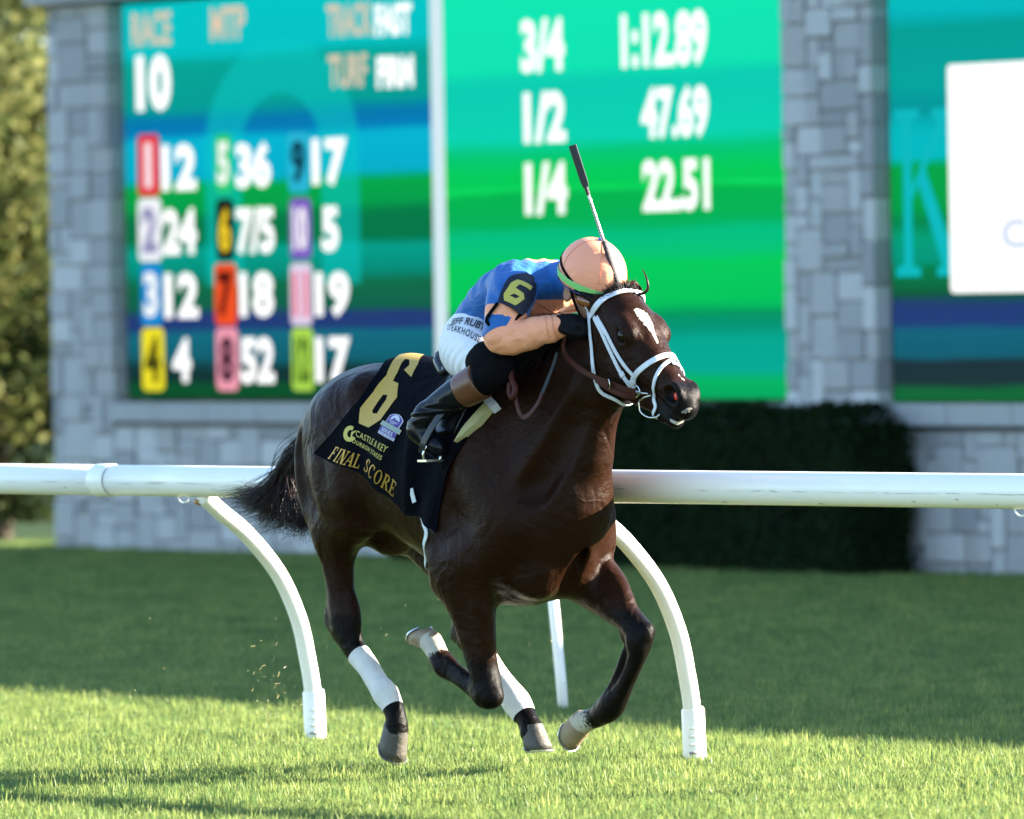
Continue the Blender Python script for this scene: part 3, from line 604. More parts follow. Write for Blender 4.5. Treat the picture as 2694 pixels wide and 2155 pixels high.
        F.chain([(-.70,.198*s,1.22,.04),(-.70,.22*s,1.10,.05),(-.68,.215*s,.98,.045)],k=.05)
        F.chain([(.35,.055*s,.98,.05),(.365,.06*s,.88,.055),(.34,.07*s,.78,.05)],k=.04)
    # sheath
    F.chain([(-.70,-.01,.86,.05),(-.60,-.01,.845,.062),(-.48,-.01,.87,.045)],k=.05)
    # head: upper skull loft
    def S(s,top,bot,w,q=.45):
        c=top-(top-bot)*q; return hp(s,c,0,w,top-c,c-bot)
    F.chain([S(-.05,-.05,-.17,.05),S(-.01,-.018,-.21,.075),S(.05,.006,-.22,.092),S(.12,.012,-.21,.097),S(.18,.008,-.19,.089),S(.25,.003,-.16,.077),S(.32,.003,-.125,.064),S(.39,.007,-.10,.053),S(.44,.013,-.09,.047),S(.48,.013,-.082,.043),S(.505,-.004,-.07,.034)],k=.05)
    # lower jaw
    F.chain([hp(.08,-.20,0,.06,.08,.06),hp(.18,-.205,0,.062,.08,.07),hp(.26,-.195,0,.052,.07,.06),hp(.33,-.165,0,.042,.055,.048),hp(.39,-.135,0,.034,.04,.042),hp(.45,-.115,0,.031,.03,.036),hp(.495,-.108,0,.028,.026,.028)],k=.02)
    for s in(-1,1):
        F.ball(hp(.17,-.165,.052*s),(.115,.032,.095),k=.03,rot=[e1,ey,e2])   # cheek
        F.ball(hp(.145,-.030,.074*s),(.055,.026,.032),k=.03,rot=[e1,ey,e2])     # brow
        F.chain([hp(.19,-.075,.07*s,.022),hp(.26,-.08,.06*s,.016),hp(.33,-.078,.048*s,.01)],k=.015) # facial crest
        F.ball(hp(.158,-.050,.104*s),(.030,.024,.025),k=.008,op='sub',rot=[e1,ey,e2]) # orbit
        F.chain([hp(.128,-.042,.092*s,.006),hp(.142,-.028,.098*s,.007),hp(.160,-.024,.099*s,.007),hp(.180,-.030,.096*s,.006),hp(.192,-.045,.09*s,.005)],k=.01) # upper lid
        F.chain([hp(.130,-.060,.090*s,.005),hp(.158,-.078,.088*s,.006),hp(.188,-.066,.087*s,.005)],k=.01)
        # nostril flare
        F.ball(hp(.446,-.024,.026*s),(.056,.026,.040),k=.02,rot=[e1,ey,e2])
        F.ball(hp(.452,-.024,.050*s),(.038,.023,.027),k=.006,op='sub',rot=[e1,ey,e2])
        F.chain([hp(.408,-.02,.041*s,.007),hp(.424,.004,.043*s,.008),hp(.455,.010,.041*s,.009),hp(.485,-.003,.037*s,.009),hp(.490,-.032,.036*s,.008),hp(.468,-.052,.039*s,.007)],k=.01)
        # ears
    F.ball(hp(.5,-.045,0),(.035,.042,.036),k=.02,rot=[e1,ey,e2])  # upper lip
    F.ball(hp(.49,-.108,0),(.03,.034,.022),k=.015,rot=[e1,ey,e2]) # lower lip
    F.ball(hp(.44,-.145,0),(.03,.028,.02),k=.02,rot=[e1,ey,e2]) # chin
    for s in(-1,1):
        F.chain([hp(.405,-.092,.05*s,.006),hp(.44,-.09,.042*s,.006),hp(.48,-.085,.036*s,.006),hp(.53,-.082,.02*s,.006),hp(.545,-.08,0,.006)],k=.008,op='sub')
    # ears: near one pinned back, far one pricked a little
    F.chain([hp(-.005,-.075,-.062,.028),hp(-.045,-.098,-.082,.026),hp(-.09,-.112,-.098,.02),hp(-.13,-.122,-.106,.006)],side=(0,.6,-.8),k=.02)
    F.chain([hp(-.03,-.105,-.10,.012),hp(-.07,-.118,-.115,.013),hp(-.105,-.125,-.118,.007)],k=.008,op='sub')
    F.chain([hp(-.01,-.05,.06,.028),hp(-.03,-.04,.068,.025),hp(-.05,-.032,.07,.017),hp(-.068,-.028,.07,.005)],k=.02)
    F.chain([hp(-.025,-.022,.07,.010),hp(-.045,-.017,.073,.009)],k=.008,op='sub')
    # soft creases: jugular groove, breast line, elbow fold, hamstring line
    for s in(-1,1):
        F.chain([(.57,.118*s,1.30,.016),(.51,.142*s,1.18,.018),(.45,.168*s,1.08,.018),(.41,.19*s,1.02,.012)],k=.07,op='sub')
        F.chain([(-.12,.335*s,.95,.03),(-.13,.325*s,.84,.03),(-.11,.29*s,.73,.03)],k=.05,op='sub')
        F.chain([(-.86,.235*s,1.22,.02),(-.86,.25*s,1.1,.02),(-.83,.25*s,.99,.02)],k=.04,op='sub')
    F.chain([(.47,0,1.06,.016),(.46,0,.92,.02),(.42,0,.78,.02),(.36,0,.66,.016)],k=.03,op='sub')
    return F

HF = build_horse(.0055)
HV, HQ = HF.mesh()
hs_ = (HV-H0)@e1; hn_ = (HV-H0)@e2
headm = np.clip((hs_+.02)/.06,0,1)*(HV[:,0] > .6)*(HV[:,2] > 1.2)
HV = relax(HV, HQ, np.clip(1-headm,0,1)*np.clip((HV[:,2]-.45)/.2,.15,1), 14)
M_COAT = bpy.data.materials.new('bay_coat')
def coat():
    m = M_COAT; m.use_nodes = True; nt = m.node_tree; N = nt.nodes; L = nt.links; p = N['Principled BSDF']
    p.inputs['Roughness'].default_value = .37; p.inputs['Specular IOR Level'].default_value = .08; p.inputs['Sheen Weight'].default_value = .0; p.inputs['Sheen Roughness'].default_value = .4
    tc = N.new('ShaderNodeTexCoord'); a = N.new('ShaderNodeTexNoise'); a.inputs['Scale'].default_value = 7; a.inputs['Detail'].default_value = 6; L.new(tc.outputs['Object'], a.inputs['Vector'])
    mx = N.new('ShaderNodeMix'); mx.data_type = 'RGBA'; mx.inputs[6].default_value = (.0115,.0043,.0020,1); mx.inputs[7].default_value = (.0265,.0096,.0041,1); L.new(a.outputs['Fac'], mx.inputs[0])
    fc = N.new('ShaderNodeTexNoise'); fc.inputs['Scale'].default_value = 260; fc.inputs['Detail'].default_value = 2; L.new(tc.outputs['Object'], fc.inputs['Vector'])
    gr = N.new('ShaderNodeMix'); gr.data_type = 'RGBA'; gr.blend_type = 'MULTIPLY'; gr.inputs[0].default_value = 1; fr = N.new('ShaderNodeMapRange'); fr.inputs[1].default_value = .3; fr.inputs[2].default_value = .7; fr.inputs[3].default_value = .55; fr.inputs[4].default_value = 1.5; fr.clamp = False; L.new(fc.outputs['Fac'], fr.inputs[0]); L.new(mx.outputs[2], gr.inputs[6]); L.new(fr.outputs[0], gr.inputs[7]); mx = gr
    def att(n): q = N.new('ShaderNodeAttribute'); q.attribute_name = n; return q.outputs['Fac']
    f = N.new('ShaderNodeTexNoise'); f.inputs['Scale'].default_value = 110; f.inputs['Detail'].default_value = 3; L.new(tc.outputs['Object'], f.inputs['Vector'])
    def edge(n):   # hair-ragged edge for a marking
        s = N.new('ShaderNodeMath'); s.operation = 'MULTIPLY_ADD'; L.new(f.outputs['Fac'], s.inputs[0]); s.inputs[1].default_value = .9; L.new(att(n), s.inputs[2])
        r = N.new('ShaderNodeMapRange'); r.inputs[1].default_value = .80; r.inputs[2].default_value = 1.05; L.new(s.outputs[0], r.inputs[0]); return r.outputs[0]
    m2 = N.new('ShaderNodeMix'); m2.data_type = 'RGBA'; L.new(edge('points'), m2.inputs[0]); L.new(mx.outputs[2], m2.inputs[6]); m2.inputs[7].default_value = (.0055,.0042,.0038,1)
    m3 = N.new('ShaderNodeMix'); m3.data_type = 'RGBA'; L.new(edge('white'), m3.inputs[0]); L.new(m2.outputs[2], m3.inputs[6]); m3.inputs[7].default_value = (.50,.45,.37,1); L.new(m3.outputs[2], p.inputs['Base Color'])
    mp = N.new('ShaderNodeMapping'); mp.inputs['Scale'].default_value = (60,200,320); L.new(tc.outputs['Object'], mp.inputs[0])
    h = N.new('ShaderNodeTexNoise'); h.inputs['Scale'].default_value = 1; h.inputs['Detail'].default_value = 4; L.new(mp.outputs[0], h.inputs['Vector'])
    v = N.new('ShaderNodeTexNoise'); v.inputs['Scale'].default_value = 22; v.inputs['Detail'].default_value = 3; v.inputs['Distortion'].default_value = .6; L.new(tc.outputs['Object'], v.inputs['Vector'])
    b = N.new('ShaderNodeBump'); b.inputs['Strength'].default_value = .5; b.inputs['Distance'].default_value = .004; L.new(h.outputs['Fac'], b.inputs['Height'])
    b2 = N.new('ShaderNodeBump'); b2.inputs['Strength'].default_value = .22; b2.inputs['Distance'].default_value = .012; L.new(v.outputs['Fac'], b2.inputs['Height']); L.new(b.outputs[0], b2.inputs['Normal'])
    ds = N.new('ShaderNodeTexNoise'); ds.inputs['Scale'].default_value = 5; L.new(tc.outputs['Object'], ds.inputs['Vector']); vm = N.new('ShaderNodeVectorMath'); vm.operation = 'MULTIPLY_ADD'; L.new(ds.outputs['Color'], vm.inputs[0]); vm.inputs[1].default_value = (.25,.25,.25); L.new(tc.outputs['Object'], vm.inputs[2])
    vo = N.new('ShaderNodeTexVoronoi'); vo.feature = 'DISTANCE_TO_EDGE'; vo.inputs['Scale'].default_value = 6.5; L.new(vm.outputs[0], vo.inputs['Vector']); vr = N.new('ShaderNodeMapRange'); vr.inputs[1].default_value = .0; vr.inputs[2].default_value = .045; vr.inputs[3].default_value = 1; vr.inputs[4].default_value = 0; L.new(vo.outputs['Distance'], vr.inputs[0])
    b3 = N.new('ShaderNodeBump'); b3.inputs['Strength'].default_value = .22; b3.inputs['Distance'].default_value = .004; L.new(vr.outputs[0], b3.inputs['Height']); L.new(b2.outputs[0], b3.inputs['Normal'])
    ms_ = N.new('ShaderNodeTexNoise'); ms_.inputs['Scale'].default_value = 7; ms_.inputs['Detail'].default_value = 2; ms_.inputs['Distortion'].default_value = 1.; L.new(tc.outputs['Object'], ms_.inputs['Vector']); b4 = N.new('ShaderNodeBump'); b4.inputs['Strength'].default_value = .35; b4.inputs['Distance'].default_value = .05; L.new(ms_.outputs['Fac'], b4.inputs['Height']); L.new(b3.outputs[0], b4.inputs['Normal']); L.new(b4.outputs[0], p.inputs['Normal'])
coat()
def capsule_mask(P, pts):
    m = np.zeros(len(P))
    for (a,ra),(b,rb) in zip(pts[:-1],pts[1:]):
        a = np.array(a[:3]); b = np.array(b[:3]); t = np.clip(((P-a)@(b-a))/((b-a)@(b-a)+1e-9),0,1); d = np.linalg.norm(P-a-t[:,None]*(b-a),axis=1); r = ra+(rb-ra)*t
        m = np.maximum(m, np.clip(1-(d-r*.55)/(r*.9),0,1))
    return m
sst = lambda x,a,b: (lambda t: t*t*(3-2*t))(np.clip((x-a)/(b-a),0,1))
hw = .88*capsule_mask(HV, [((0.8078,-0.0239,1.654),.012),((0.825,-0.013,1.637),.023),((0.8488,-0.0078,1.607),.018),((0.87,-0.007,1.577),.008),((0.8983,-0.0079,1.538),.0025)])
hw = np.maximum(hw, .6*capsule_mask(HV, [((0.9943,-0.0011,1.432),.004),((1.018,0.0045,1.412),.005)]))
hw = np.maximum(hw, capsule_mask(HV, [((0.9859,-0.0316,1.274),.004),((0.9991,-0.0152,1.262),.006),((1.006,0.0074,1.27),.006)]))
hw = np.maximum(hw, .5*capsule_mask(HV, [((1.057,-0.0314,1.302),.010),((1.07,-0.0142,1.311),.010)]))
hw = np.maximum(hw, capsule_mask(HV, [((-0.2169,-0.13,0.4658),.05),((-0.2593,-0.13,0.5055),.06)])*.98)
hw = np.maximum(hw, .92*capsule_mask(HV, [((0.3298,0.14,0.2165),.036),((0.2609,0.14,0.1976),.06)]))
hb = np.where(HV[:,0] < -.35, sst(HV[:,2],.64,.50), np.where((HV[:,0] > .2)&(HV[:,1] > 0), sst(HV[:,2],.72,.48), sst(HV[:,2],.56,.30)))
hb = np.maximum(hb, sst(hs_, .38, .47)*(HV[:,0] > .75)*.9)
hb = np.maximum(hb, capsule_mask(HV, [(hp(-.06,-.10,-.09),.03),(hp(-.13,-.12,-.1),.03)]))
me = mk_mesh('horse', HV, HQ); fattr(me, 'white', hw); fattr(me, 'points', hb)
HORSE = obj('horse', me, M_COAT, None, True, loc=HO, rotz=HROT)
tag(HORSE, 'dark bay racehorse galloping with white star and white bridle', 'horse')
# eyes
M_EYE = mat('eye', (.006,.003,.002), .12, .1, 40, spec=.35)
def ellipsoid(c, r, R=np.eye(3), nu=20, nv=12):
    V = [(math.cos(a)*math.sin(b),math.sin(a)*math.sin(b),math.cos(b)) for b in np.linspace(0,math.pi,nv) for a in np.linspace(0,2*math.pi,nu,endpoint=False)]
    V = np.array(V)*np.array(r)@np.array(R)+np.array(c); F = [(i*nu+k,(i+1)*nu+k,(i+1)*nu+(k+1)%nu,i*nu+(k+1)%nu) for i in range(nv-1) for k in range(nu)]; return V,F
for s in (-1,1): MB().add(*ellipsoid(hp(.158,-.047,.086*s), (.025,.020,.0215), [e1,ey,e2])).build('eye', M_EYE, HORSE, True)
MB().add(*ellipsoid(hp(.466,-.014,-.038), (.016,.006,.013), [e1,ey,e2])).build('nostril_lining', mat('nostril_sunglow', (.75,.03,.02), .35, .2, 60), HORSE, True)  # red of sunlight glowing through the nostril, painted into the base colour
# hooves
M_HOOFD = mat('hoof_dark', (.075,.065,.052), .55, .35, 24, bump=.3, bscale=90); M_HOOFL = mat('hoof_pale', (.28,.205,.125), .55, .3, 24, bump=.3, bscale=90)
M_STEEL = mat('shoe_aluminium', (.6,.6,.58), .35, .1, 40, metal=.9)
def hoof(c, d, t, m, hgt=.085, rt=.043, rb=.058):
    c = np.array(c[:3]); d = np.array(d,float); d /= np.linalg.norm(d); t = np.array(t,float); t -= d*(t@d); t /= np.linalg.norm(t); s = np.cross(d,t); n = 28; V = []; F = []
    rows = [(-.012,rt*.93,0),(0,rt*1.03,.0),(.012,rt*1.06,.004),(.35*hgt,rt+(rb-rt)*.4,.009),(.7*hgt,rt+(rb-rt)*.75,.019),(hgt,rb,.028),(hgt+.001,rb*.9,.026)]
    for h,r,sh in rows:
        for k in range(n):
            a = 2*math.pi*k/n; x = math.cos(a); hh = h*(1-.28*max(0,-x)) ; V.append(c+d*hh+t*(r*1.08*x+sh)+s*r*.95*math.sin(a))
    for i in range(len(rows)-1): F += [(i*n+k,i*n+(k+1)%n,(i+1)*n+(k+1)%n,(i+1)*n+k) for k in range(n)]
    F.append(tuple(range((len(rows)-1)*n,len(rows)*n)))
    me = mk_mesh('hoof', np.array(V), F); bmm = bmesh.new(); bmm.from_mesh(me); bmesh.ops.recalc_face_normals(bmm, faces=bmm.faces[:]); bmm.to_mesh(me); bmm.free()
    o = obj('hoof', me, m, HORSE, True)
    P = [c+d*(hgt+.004)*(1-.26*max(0,-math.cos(a)))+t*(rb*.96*math.cos(a)+.028)+s*rb*.86*math.sin(a) for a in np.linspace(-2.5,2.5,24)]
    MB().ribbon(P, [d]*24, .018, .006).build('horseshoe', M_STEEL, o)
hoof((-0.4615,-0.12,0.1706), (-.55,0,-.84), (.84,0,-.55), M_HOOFD, .088, .045, .055)
hoof((0.0017,0.13,0.175), (.12,0,-1), (1,0,.05), M_HOOFD, .08, .042, .052)
hoof((-0.2353,-0.13,0.4857), (-.75,0,.67), (-.68,0,-.74), M_HOOFL, .07, .038, .048)
hoof((0.2716,0.14,0.2013), (-.965,0,-.26), (.26,0,-.965), M_HOOFL, .08, .042, .05)
# bandages on the hind cannons
M_WRAP = mat('white_wrap', (.70,.66,.60), .8, .30, 11, bump=.25, bscale=120); M_WRAPB = mat('black_wrap', (.012,.012,.014), .8, .2, 30, bump=.3, bscale=140)
def wrap(pts, m, name):
    P = np.array([p[:3] for p in pts]); rr_ = [p[3] for p in pts]; Q = spline(np.array([list(p[:4]) for p in pts]), 6)
    o = MB().tube(Q[:,:3], Q[:,3], 24, False); n = 24
    k = len(Q); b = len(o.V)   # rolled ends
    return o.build(name, m, HORSE, True)
wrap([(-0.6704,-0.122,0.4294,0.044),(-0.6186,-0.12,0.3861,0.0405),(-0.5647,-0.12,0.3312,0.0405),(-0.535,-0.12,0.3064,0.0455),(-0.5161,-0.12,0.2882,0.0475),(-0.4921,-0.12,0.2616,0.042),(-0.4787,-0.12,0.2449,0.039)], M_WRAP, 'leg_bandage')
wrap([(-0.2824,0.13,0.4369,0.047),(-0.195,0.13,0.3608,0.042),(-0.1342,0.13,0.3115,0.0435),(-0.1027,0.13,0.2819,0.05),(-0.0791,0.13,0.2588,0.0515),(-0.0556,0.13,0.2358,0.047),(-0.0399,0.13,0.2194,0.043)], M_WRAP, 'leg_bandage')
# hair
def hairmat(name, c, rough=.4):
    m = mat(name, c, rough, .35, 60, spec=.25, sheen=.0); return m
M_HAIR = hairmat('black_hair', (.006,.0045,.004)); M_HAIR2 = hairmat('brown_hair', (.035,.015,.009))
def strands(paths, w0, name, m, parent):
    V = []; F = []
    for P in paths:
        n = len(P); T = np.gradient(P,axis=0); T /= np.linalg.norm(T,axis=1)[:,None]+1e-9; u = np.cross(T,rng.normal(0,1,3)); u /= np.linalg.norm(u,axis=1)[:,None]+1e-9; v = np.cross(T,u); b = len(V)
        for i in range(n):
            w = w0*(1-.85*(i/(n-1))**1.5)
            for k in range(3): a = 2.094*k; V.append(P[i]+w*(math.cos(a)*u[i]+math.sin(a)*v[i]))
        F += [(b+i*3+k,b+i*3+(k+1)%3,b+i*3+3+(k+1)%3,b+i*3+3+k) for i in range(n-1) for k in range(3)]
    return obj(name, mk_mesh(name, np.array(V), np.array(F)), m, parent, True)
def tail_paths(n, seed, wild=1.0):
    r = np.random.default_rng(seed); out = []
    ends = np.array([(-1.637,0.03,1),(-1.595,0.02,0.9798),(-1.517,0,0.9425),(-1.425,0,0.8979),(-1.297,0,0.8645),(-1.128,-0.02,0.8498),(-1.037,-0.04,0.8584)])
    mids = np.array([(-1.398,0.03,1.009),(-1.374,0.02,0.9957),(-1.325,0,0.9793),(-1.28,0,0.9553),(-1.212,0,0.9351),(-1.125,-0.01,0.9224),(-1.084,-0.02,0.9196)])
    for _ in range(n):
        s = r.beta(1.1,1.15)*6; i = min(int(s),5); f = s-i; e = ends[i]*(1-f)+ends[i+1]*f; m_ = mids[i]*(1-f)+mids[i+1]*f
        k = r.uniform(.55,1.0) if r.random() < .6 else r.uniform(.85,1.08); e = m_+(e-m_)*k
        a = np.array([-.87,0,1.31])+r.normal(0,1,3)*np.array([.012,.018,.02]); b = np.array((-1.213,0,1.097))+r.normal(0,1,3)*np.array([.014,.020,.020])+(m_-mids[3])*.25
        c = m_+r.normal(0,1,3)*np.array([.012,.022,.012])*wild; e = e+r.normal(0,1,3)*np.array([.014,.025,.014])*wild
        P = spline(np.array([a,(a+b)/2+np.array([-.006,0,.01]),b,c,(c+e)/2+r.normal(0,.008*wild,3),e]), 4); out.append(P)
    return out
TAIL = strands(tail_paths(850, 2, 1.5), .0014, 'tail', M_HAIR, HORSE)
strands(tail_paths(650, 3, 2.0), .0011, 'tail_wisps', M_HAIR2, TAIL)
MB().tube(spline([(-.84,0,1.36),(-.885,0,1.29),(-1.166,0,1.132)[:3],(-1.225,0,1.062)[:3]],5), np.linspace(.04,.018,16), 12).build('tail_dock', M_HAIR, TAIL, True)
def ctop(f):   # top of the neck at forward position f
    z = np.linspace(1.95,1.2,160); P = np.stack([np.full(160,f),np.zeros(160),z],1); k = np.argmax(samp(HF,P) < 0); return z[k]
def mane_paths(n, f0, f1, ln, seed, dirn, spread=.25):
    r = np.random.default_rng(seed); fs = np.linspace(f0,f1,40); zt = np.array([ctop(f) for f in fs]); f = r.uniform(f0,f1,n)
    p = np.stack([f, r.normal(-.005,.012,n), np.interp(f,fs,zt)-.003],1); st = (ln*r.uniform(.55,1.15,n)/9)[:,None]; d = np.array(dirn)+r.normal(0,spread,(n,3)); P = [p]
    for i in range(9):
        d = d/np.linalg.norm(d,axis=1)[:,None]; p = p+d*st; d = d+np.array([0,0,-.12])+r.normal(0,.10,(n,3)); P.append(p)
    P = np.stack(P,1); lift = .006+.022*r.random((n,1))*np.linspace(.3,1,10)[None]
    for _ in range(4):
        s_ = samp(HF,P); k = s_ < lift; g_ = grad(HF,P); P = P+g_*np.where(k,(lift-s_)*.9,0)[...,None]
    return list(P)
MANE = strands(mane_paths(1000,.12,.50,.24,5,(-.75,-.8,.1)), .0016, 'mane', M_HAIR, HORSE)
strands(mane_paths(420,.14,.46,.32,6,(-1.0,-.45,.25)), .0009, 'mane_wisps', M_HAIR2, MANE)
r = np.random.default_rng(9); FP = []
for _ in range(520):
    b = np.array(hp(r.uniform(-.07,.0),-.03,r.normal(-.015,.03))); b = onto(HF,b,0); d = np.array([-.25,r.normal(0,.5),1.])+r.normal(0,.35,3); d /= np.linalg.norm(d); l_ = r.uniform(.02,.055)
    FP.append(np.array([b+d*l_*t+np.array([-.3,0,-.2])*l_*t*t for t in np.linspace(0,1,5)]))
for _ in range(14):
    b = np.array(hp(r.uniform(-.07,-.02),-.06,r.normal(-.03,.02))); b = onto(HF,b,0); d = np.array([-.5,-.3,1.])+r.normal(0,.25,3); d /= np.linalg.norm(d); l_ = r.uniform(.06,.11)
    FP.append(np.array([b+d*l_*t+np.array([-.5,0,-.2])*l_*t*t for t in np.linspace(0,1,7)]))
strands(FP, .0013, 'forelock', M_HAIR, HORSE)
br = spline([(0.7286,0.05,1.711)[:3],(0.7569,0.05,1.714)[:3],(0.7659,0.06,1.729)[:3],(0.764,0.06,1.755)[:3],(0.7493,0.06,1.783)[:3],(0.7368,0.06,1.798)[:3]],5)
MB().tube(br, np.interp(np.linspace(0,1,len(br)),[0,.5,.7,1],[.006,.005,.0035,.001]), 7).build('forelock_braid', M_HAIR, HORSE, True)
# ================================================================ THE RIDER
HC=np.array([.562,-.02,1.782]); pa=math.radians(23)
hf=np.array([math.cos(pa),0,-math.sin(pa)]); hu=np.array([math.sin(pa),0,math.cos(pa)]); ey=np.array([0,1.,0])
def k_(a,l,u,*r): return list(HC+a*hf+l*ey+u*hu)+list(r)
LO=(-.32,-.46,1.05);HI=(.8,.46,2.0)
ARMR=[(.27,-.14,1.745),(.34,-.215,1.69),(.36,-.265,1.60),(.375,-.265,1.568),(.425,-.225,1.573),(.475,-.18,1.588),(.515,-.147,1.60)]
ARML=[(.27,.14,1.745),(.335,.215,1.69),(.36,.27,1.61),(.375,.272,1.58),(.43,.235,1.60),(.50,.17,1.66),(.575,.105,1.695)]
def chainr(pts,rr): return [list(p)+[r] for p,r in zip(pts,rr)]
def rider_body(h=.008):
    F=Field(LO,HI,h)
    F.chain([(-.07,0,1.57,.13,.09,.09),(.05,0,1.68,.11,.07,.08),(.18,0,1.735,.14,.075,.10),(.28,0,1.75,.13,.06,.08),(.34,0,1.755,.07,.05,.05)],k=.02)
    F.chain([(.33,0,1.755,.055),(.41,-.005,1.765,.054),(.48,-.015,1.76,.055)],k=.03)
    for A in(ARMR,ARML): F.chain(chainr(A,[.055,.05,.042,.038,.04,.034,.026]),k=.03)
    for s in(-1,1): F.chain([(-.02,.10*s,1.53,.10),(.12,.18*s,1.50,.085),(.25,.23*s,1.47,.06),(.33,.25*s,1.455,.05),(.2,.29*s,1.40,.045),(.05,.338*s,1.313,.03),(.01,.348*s,1.262,.025)],k=.03,sub=3)
    # head
    F.ball(k_(0,0,-.01),(.098,.076,.10),k=.02,rot=[hf,ey,hu])
    F.chain([k_(.03,0,-.07,.064,.06,.06),k_(.045,0,-.115,.052,.05,.05),k_(.05,0,-.15,.035,.035,.035)],k=.03)
    F.ball(k_(.055,0,-.165),(.03,.03,.022),k=.02,rot=[hf,ey,hu])
    F.chain([k_(.095,0,-.055,.010),k_(.112,0,-.085,.013),k_(.112,0,-.098,.014)],k=.012)          # nose
    for s in(-1,1):
        F.ball(k_(.075,.035*s,-.08),(.03,.03,.03),k=.02)                                        # cheek bones
        F.ball(k_(.088,.033*s,-.052),(.012,.016,.012),k=.012,op='sub')
        F.ball(k_(-.012,.078*s,-.075),(.022,.012,.034),k=.008,rot=[hf,ey,hu])                   # ears
        F.ball(k_(-.008,.092*s,-.072),(.012,.010,.02),k=.006,op='sub',rot=[hf,ey,hu])
    F.chain([k_(.096,-.022,-.128,.005),k_(.104,0,-.126,.006),k_(.096,.022,-.128,.005)],k=.006,op='sub')
    F.chain([k_(.094,-.018,-.134,.006),k_(.10,0,-.137,.008),k_(.094,.018,-.134,.006)],k=.006)
    return F
def rider_silks(h=.006):
    F=Field(LO,HI,h)
    F.chain([(-.045,0,1.605,.148,.10,.10),(.0,0,1.65,.15,.098,.11),(.06,0,1.695,.158,.10,.125),(.14,0,1.73,.172,.098,.13),(.22,0,1.748,.18,.09,.125),(.29,0,1.755,.16,.075,.10),(.345,0,1.76,.10,.06,.07)],k=.01,sub=4)
    for A in(ARMR,ARML):
        F.chain(chainr(A,[.088,.078,.066,.062,.056,.050,.042]),k=.045)
    return F
def rider_breeches(h=.006):
    F=Field(LO,HI,h)
    F.chain([(-.10,0,1.545,.13,.085,.10),(-.06,0,1.585,.142,.088,.10),(-.01,0,1.635,.138,.085,.10),(.03,0,1.66,.13,.08,.09)],k=.02)
    for s in(-1,1):
        F.chain([(-.05,.07*s,1.54,.115),(.02,.125*s,1.525,.115),(.12,.18*s,1.50,.10),(.20,.215*s,1.483,.080),(.26,.232*s,1.470,.060)],k=.05)
    return F
def rider_guard(s,h=.005):
    F=Field((-.1,-.45 if s<0 else .05,1.25),(.5,-.05 if s<0 else .45,1.65),h)
    F.chain([(.225,.224*s,1.477,.080),(.265,.238*s,1.467,.077),(.315,.25*s,1.462,.062),(.33,.256*s,1.445,.056),(.29,.268*s,1.428,.055),(.22,.285*s,1.405,.055)],k=.01)
    return F
def rider_boot(s,h=.005):
    F=Field((-.2,-.48 if s<0 else .15,1.05),(.4,-.15 if s<0 else .48,1.55),h)
    F.chain([(.245,.278*s,1.413,.060),(.17,.300*s,1.378,.058),(.10,.322*s,1.342,.050),(.05,.338*s,1.313,.043),(.025,.346*s,1.295,.042)],k=.02)
    F.chain([(.03,.344*s,1.30,.042),(-.005,.35*s,1.262,.039),(-.008,.35*s,1.242,.037)],k=.02)
    F.chain([(-.012,.35*s,1.245,.037),(.025,.344*s,1.217,.038),(.055,.337*s,1.192,.037),(.072,.332*s,1.18,.027)],k=.025,side=(0,1,0))
    return F
def rider_cuff(s,h=.005):
    F=Field((-.2,-.48 if s<0 else .15,1.15),(.45,-.12 if s<0 else .48,1.6),h)
    F.chain([(.258,.276*s,1.42,.067),(.21,.289*s,1.397,.065),(.165,.302*s,1.376,.061)],k=.0,sub=2)
    u=np.array([.258-.165,(.276-.302)*s,1.42-1.376]); u/=np.linalg.norm(u)
    c=np.array([.255,.277*s,1.4185]); F.half(c,u,c-.15,c+.15,.004)
    c=np.array([.172,.30*s,1.379]); F.half(c,-u,c-.15,c+.15,.004)
    return F
def rider_cap(h=.005):
    F=Field((.35,-.18,1.6),(.75,.15,1.97),h)
    F.ball(HC+.004*hu,(.137,.108,.124),k=0,rot=[hf,ey,hu])
    F.half(HC-.048*hu,-hu,HC-.3,HC+.3,.006)
    return F

M_SKIN = mat('skin', (.36,.18,.11), .5, .1, 40); M_SKIN.node_tree.nodes['Principled BSDF'].inputs['Subsurface Weight'].default_value = .1
def fabric(name, col, rough=.7, wr=.5, ws=9, stretch=(1,1,1), sheen=.0, spec=.25):
    m = mat(name, col, rough, .05, 20, sheen=sheen, spec=spec); nt = m.node_tree; N = nt.nodes; L = nt.links; p = N['Principled BSDF']
    tc = N.new('ShaderNodeTexCoord'); mp = N.new('ShaderNodeMapping'); mp.inputs['Scale'].default_value = stretch; L.new(tc.outputs['Object'], mp.inputs[0])
    a = N.new('ShaderNodeTexNoise'); a.inputs['Scale'].default_value = ws; a.inputs['Detail'].default_value = 3; a.inputs['Distortion'].default_value = 1.2; L.new(mp.outputs[0], a.inputs['Vector'])
    b = N.new('ShaderNodeBump'); b.inputs['Strength'].default_value = wr; b.inputs['Distance'].default_value = .02; L.new(a.outputs['Fac'], b.inputs['Height'])
    c = N.new('ShaderNodeTexNoise'); c.inputs['Scale'].default_value = 700; L.new(tc.outputs['Object'], c.inputs['Vector']); b2 = N.new('ShaderNodeBump'); b2.inputs['Strength'].default_value = .12; b2.inputs['Distance'].default_value = .001
    L.new(c.outputs['Fac'], b2.inputs['Height']); L.new(b.outputs[0], b2.inputs['Normal']); L.new(b2.outputs[0], p.inputs['Normal']); return m
def place(name, F, m, parent, smooth=3, fix=None):
    V,Q = F.mesh(smooth)
    if fix is not None: V = fix(V)
    me = mk_mesh(name, V, Q); o = obj(name, me, m, parent, True); return o, V
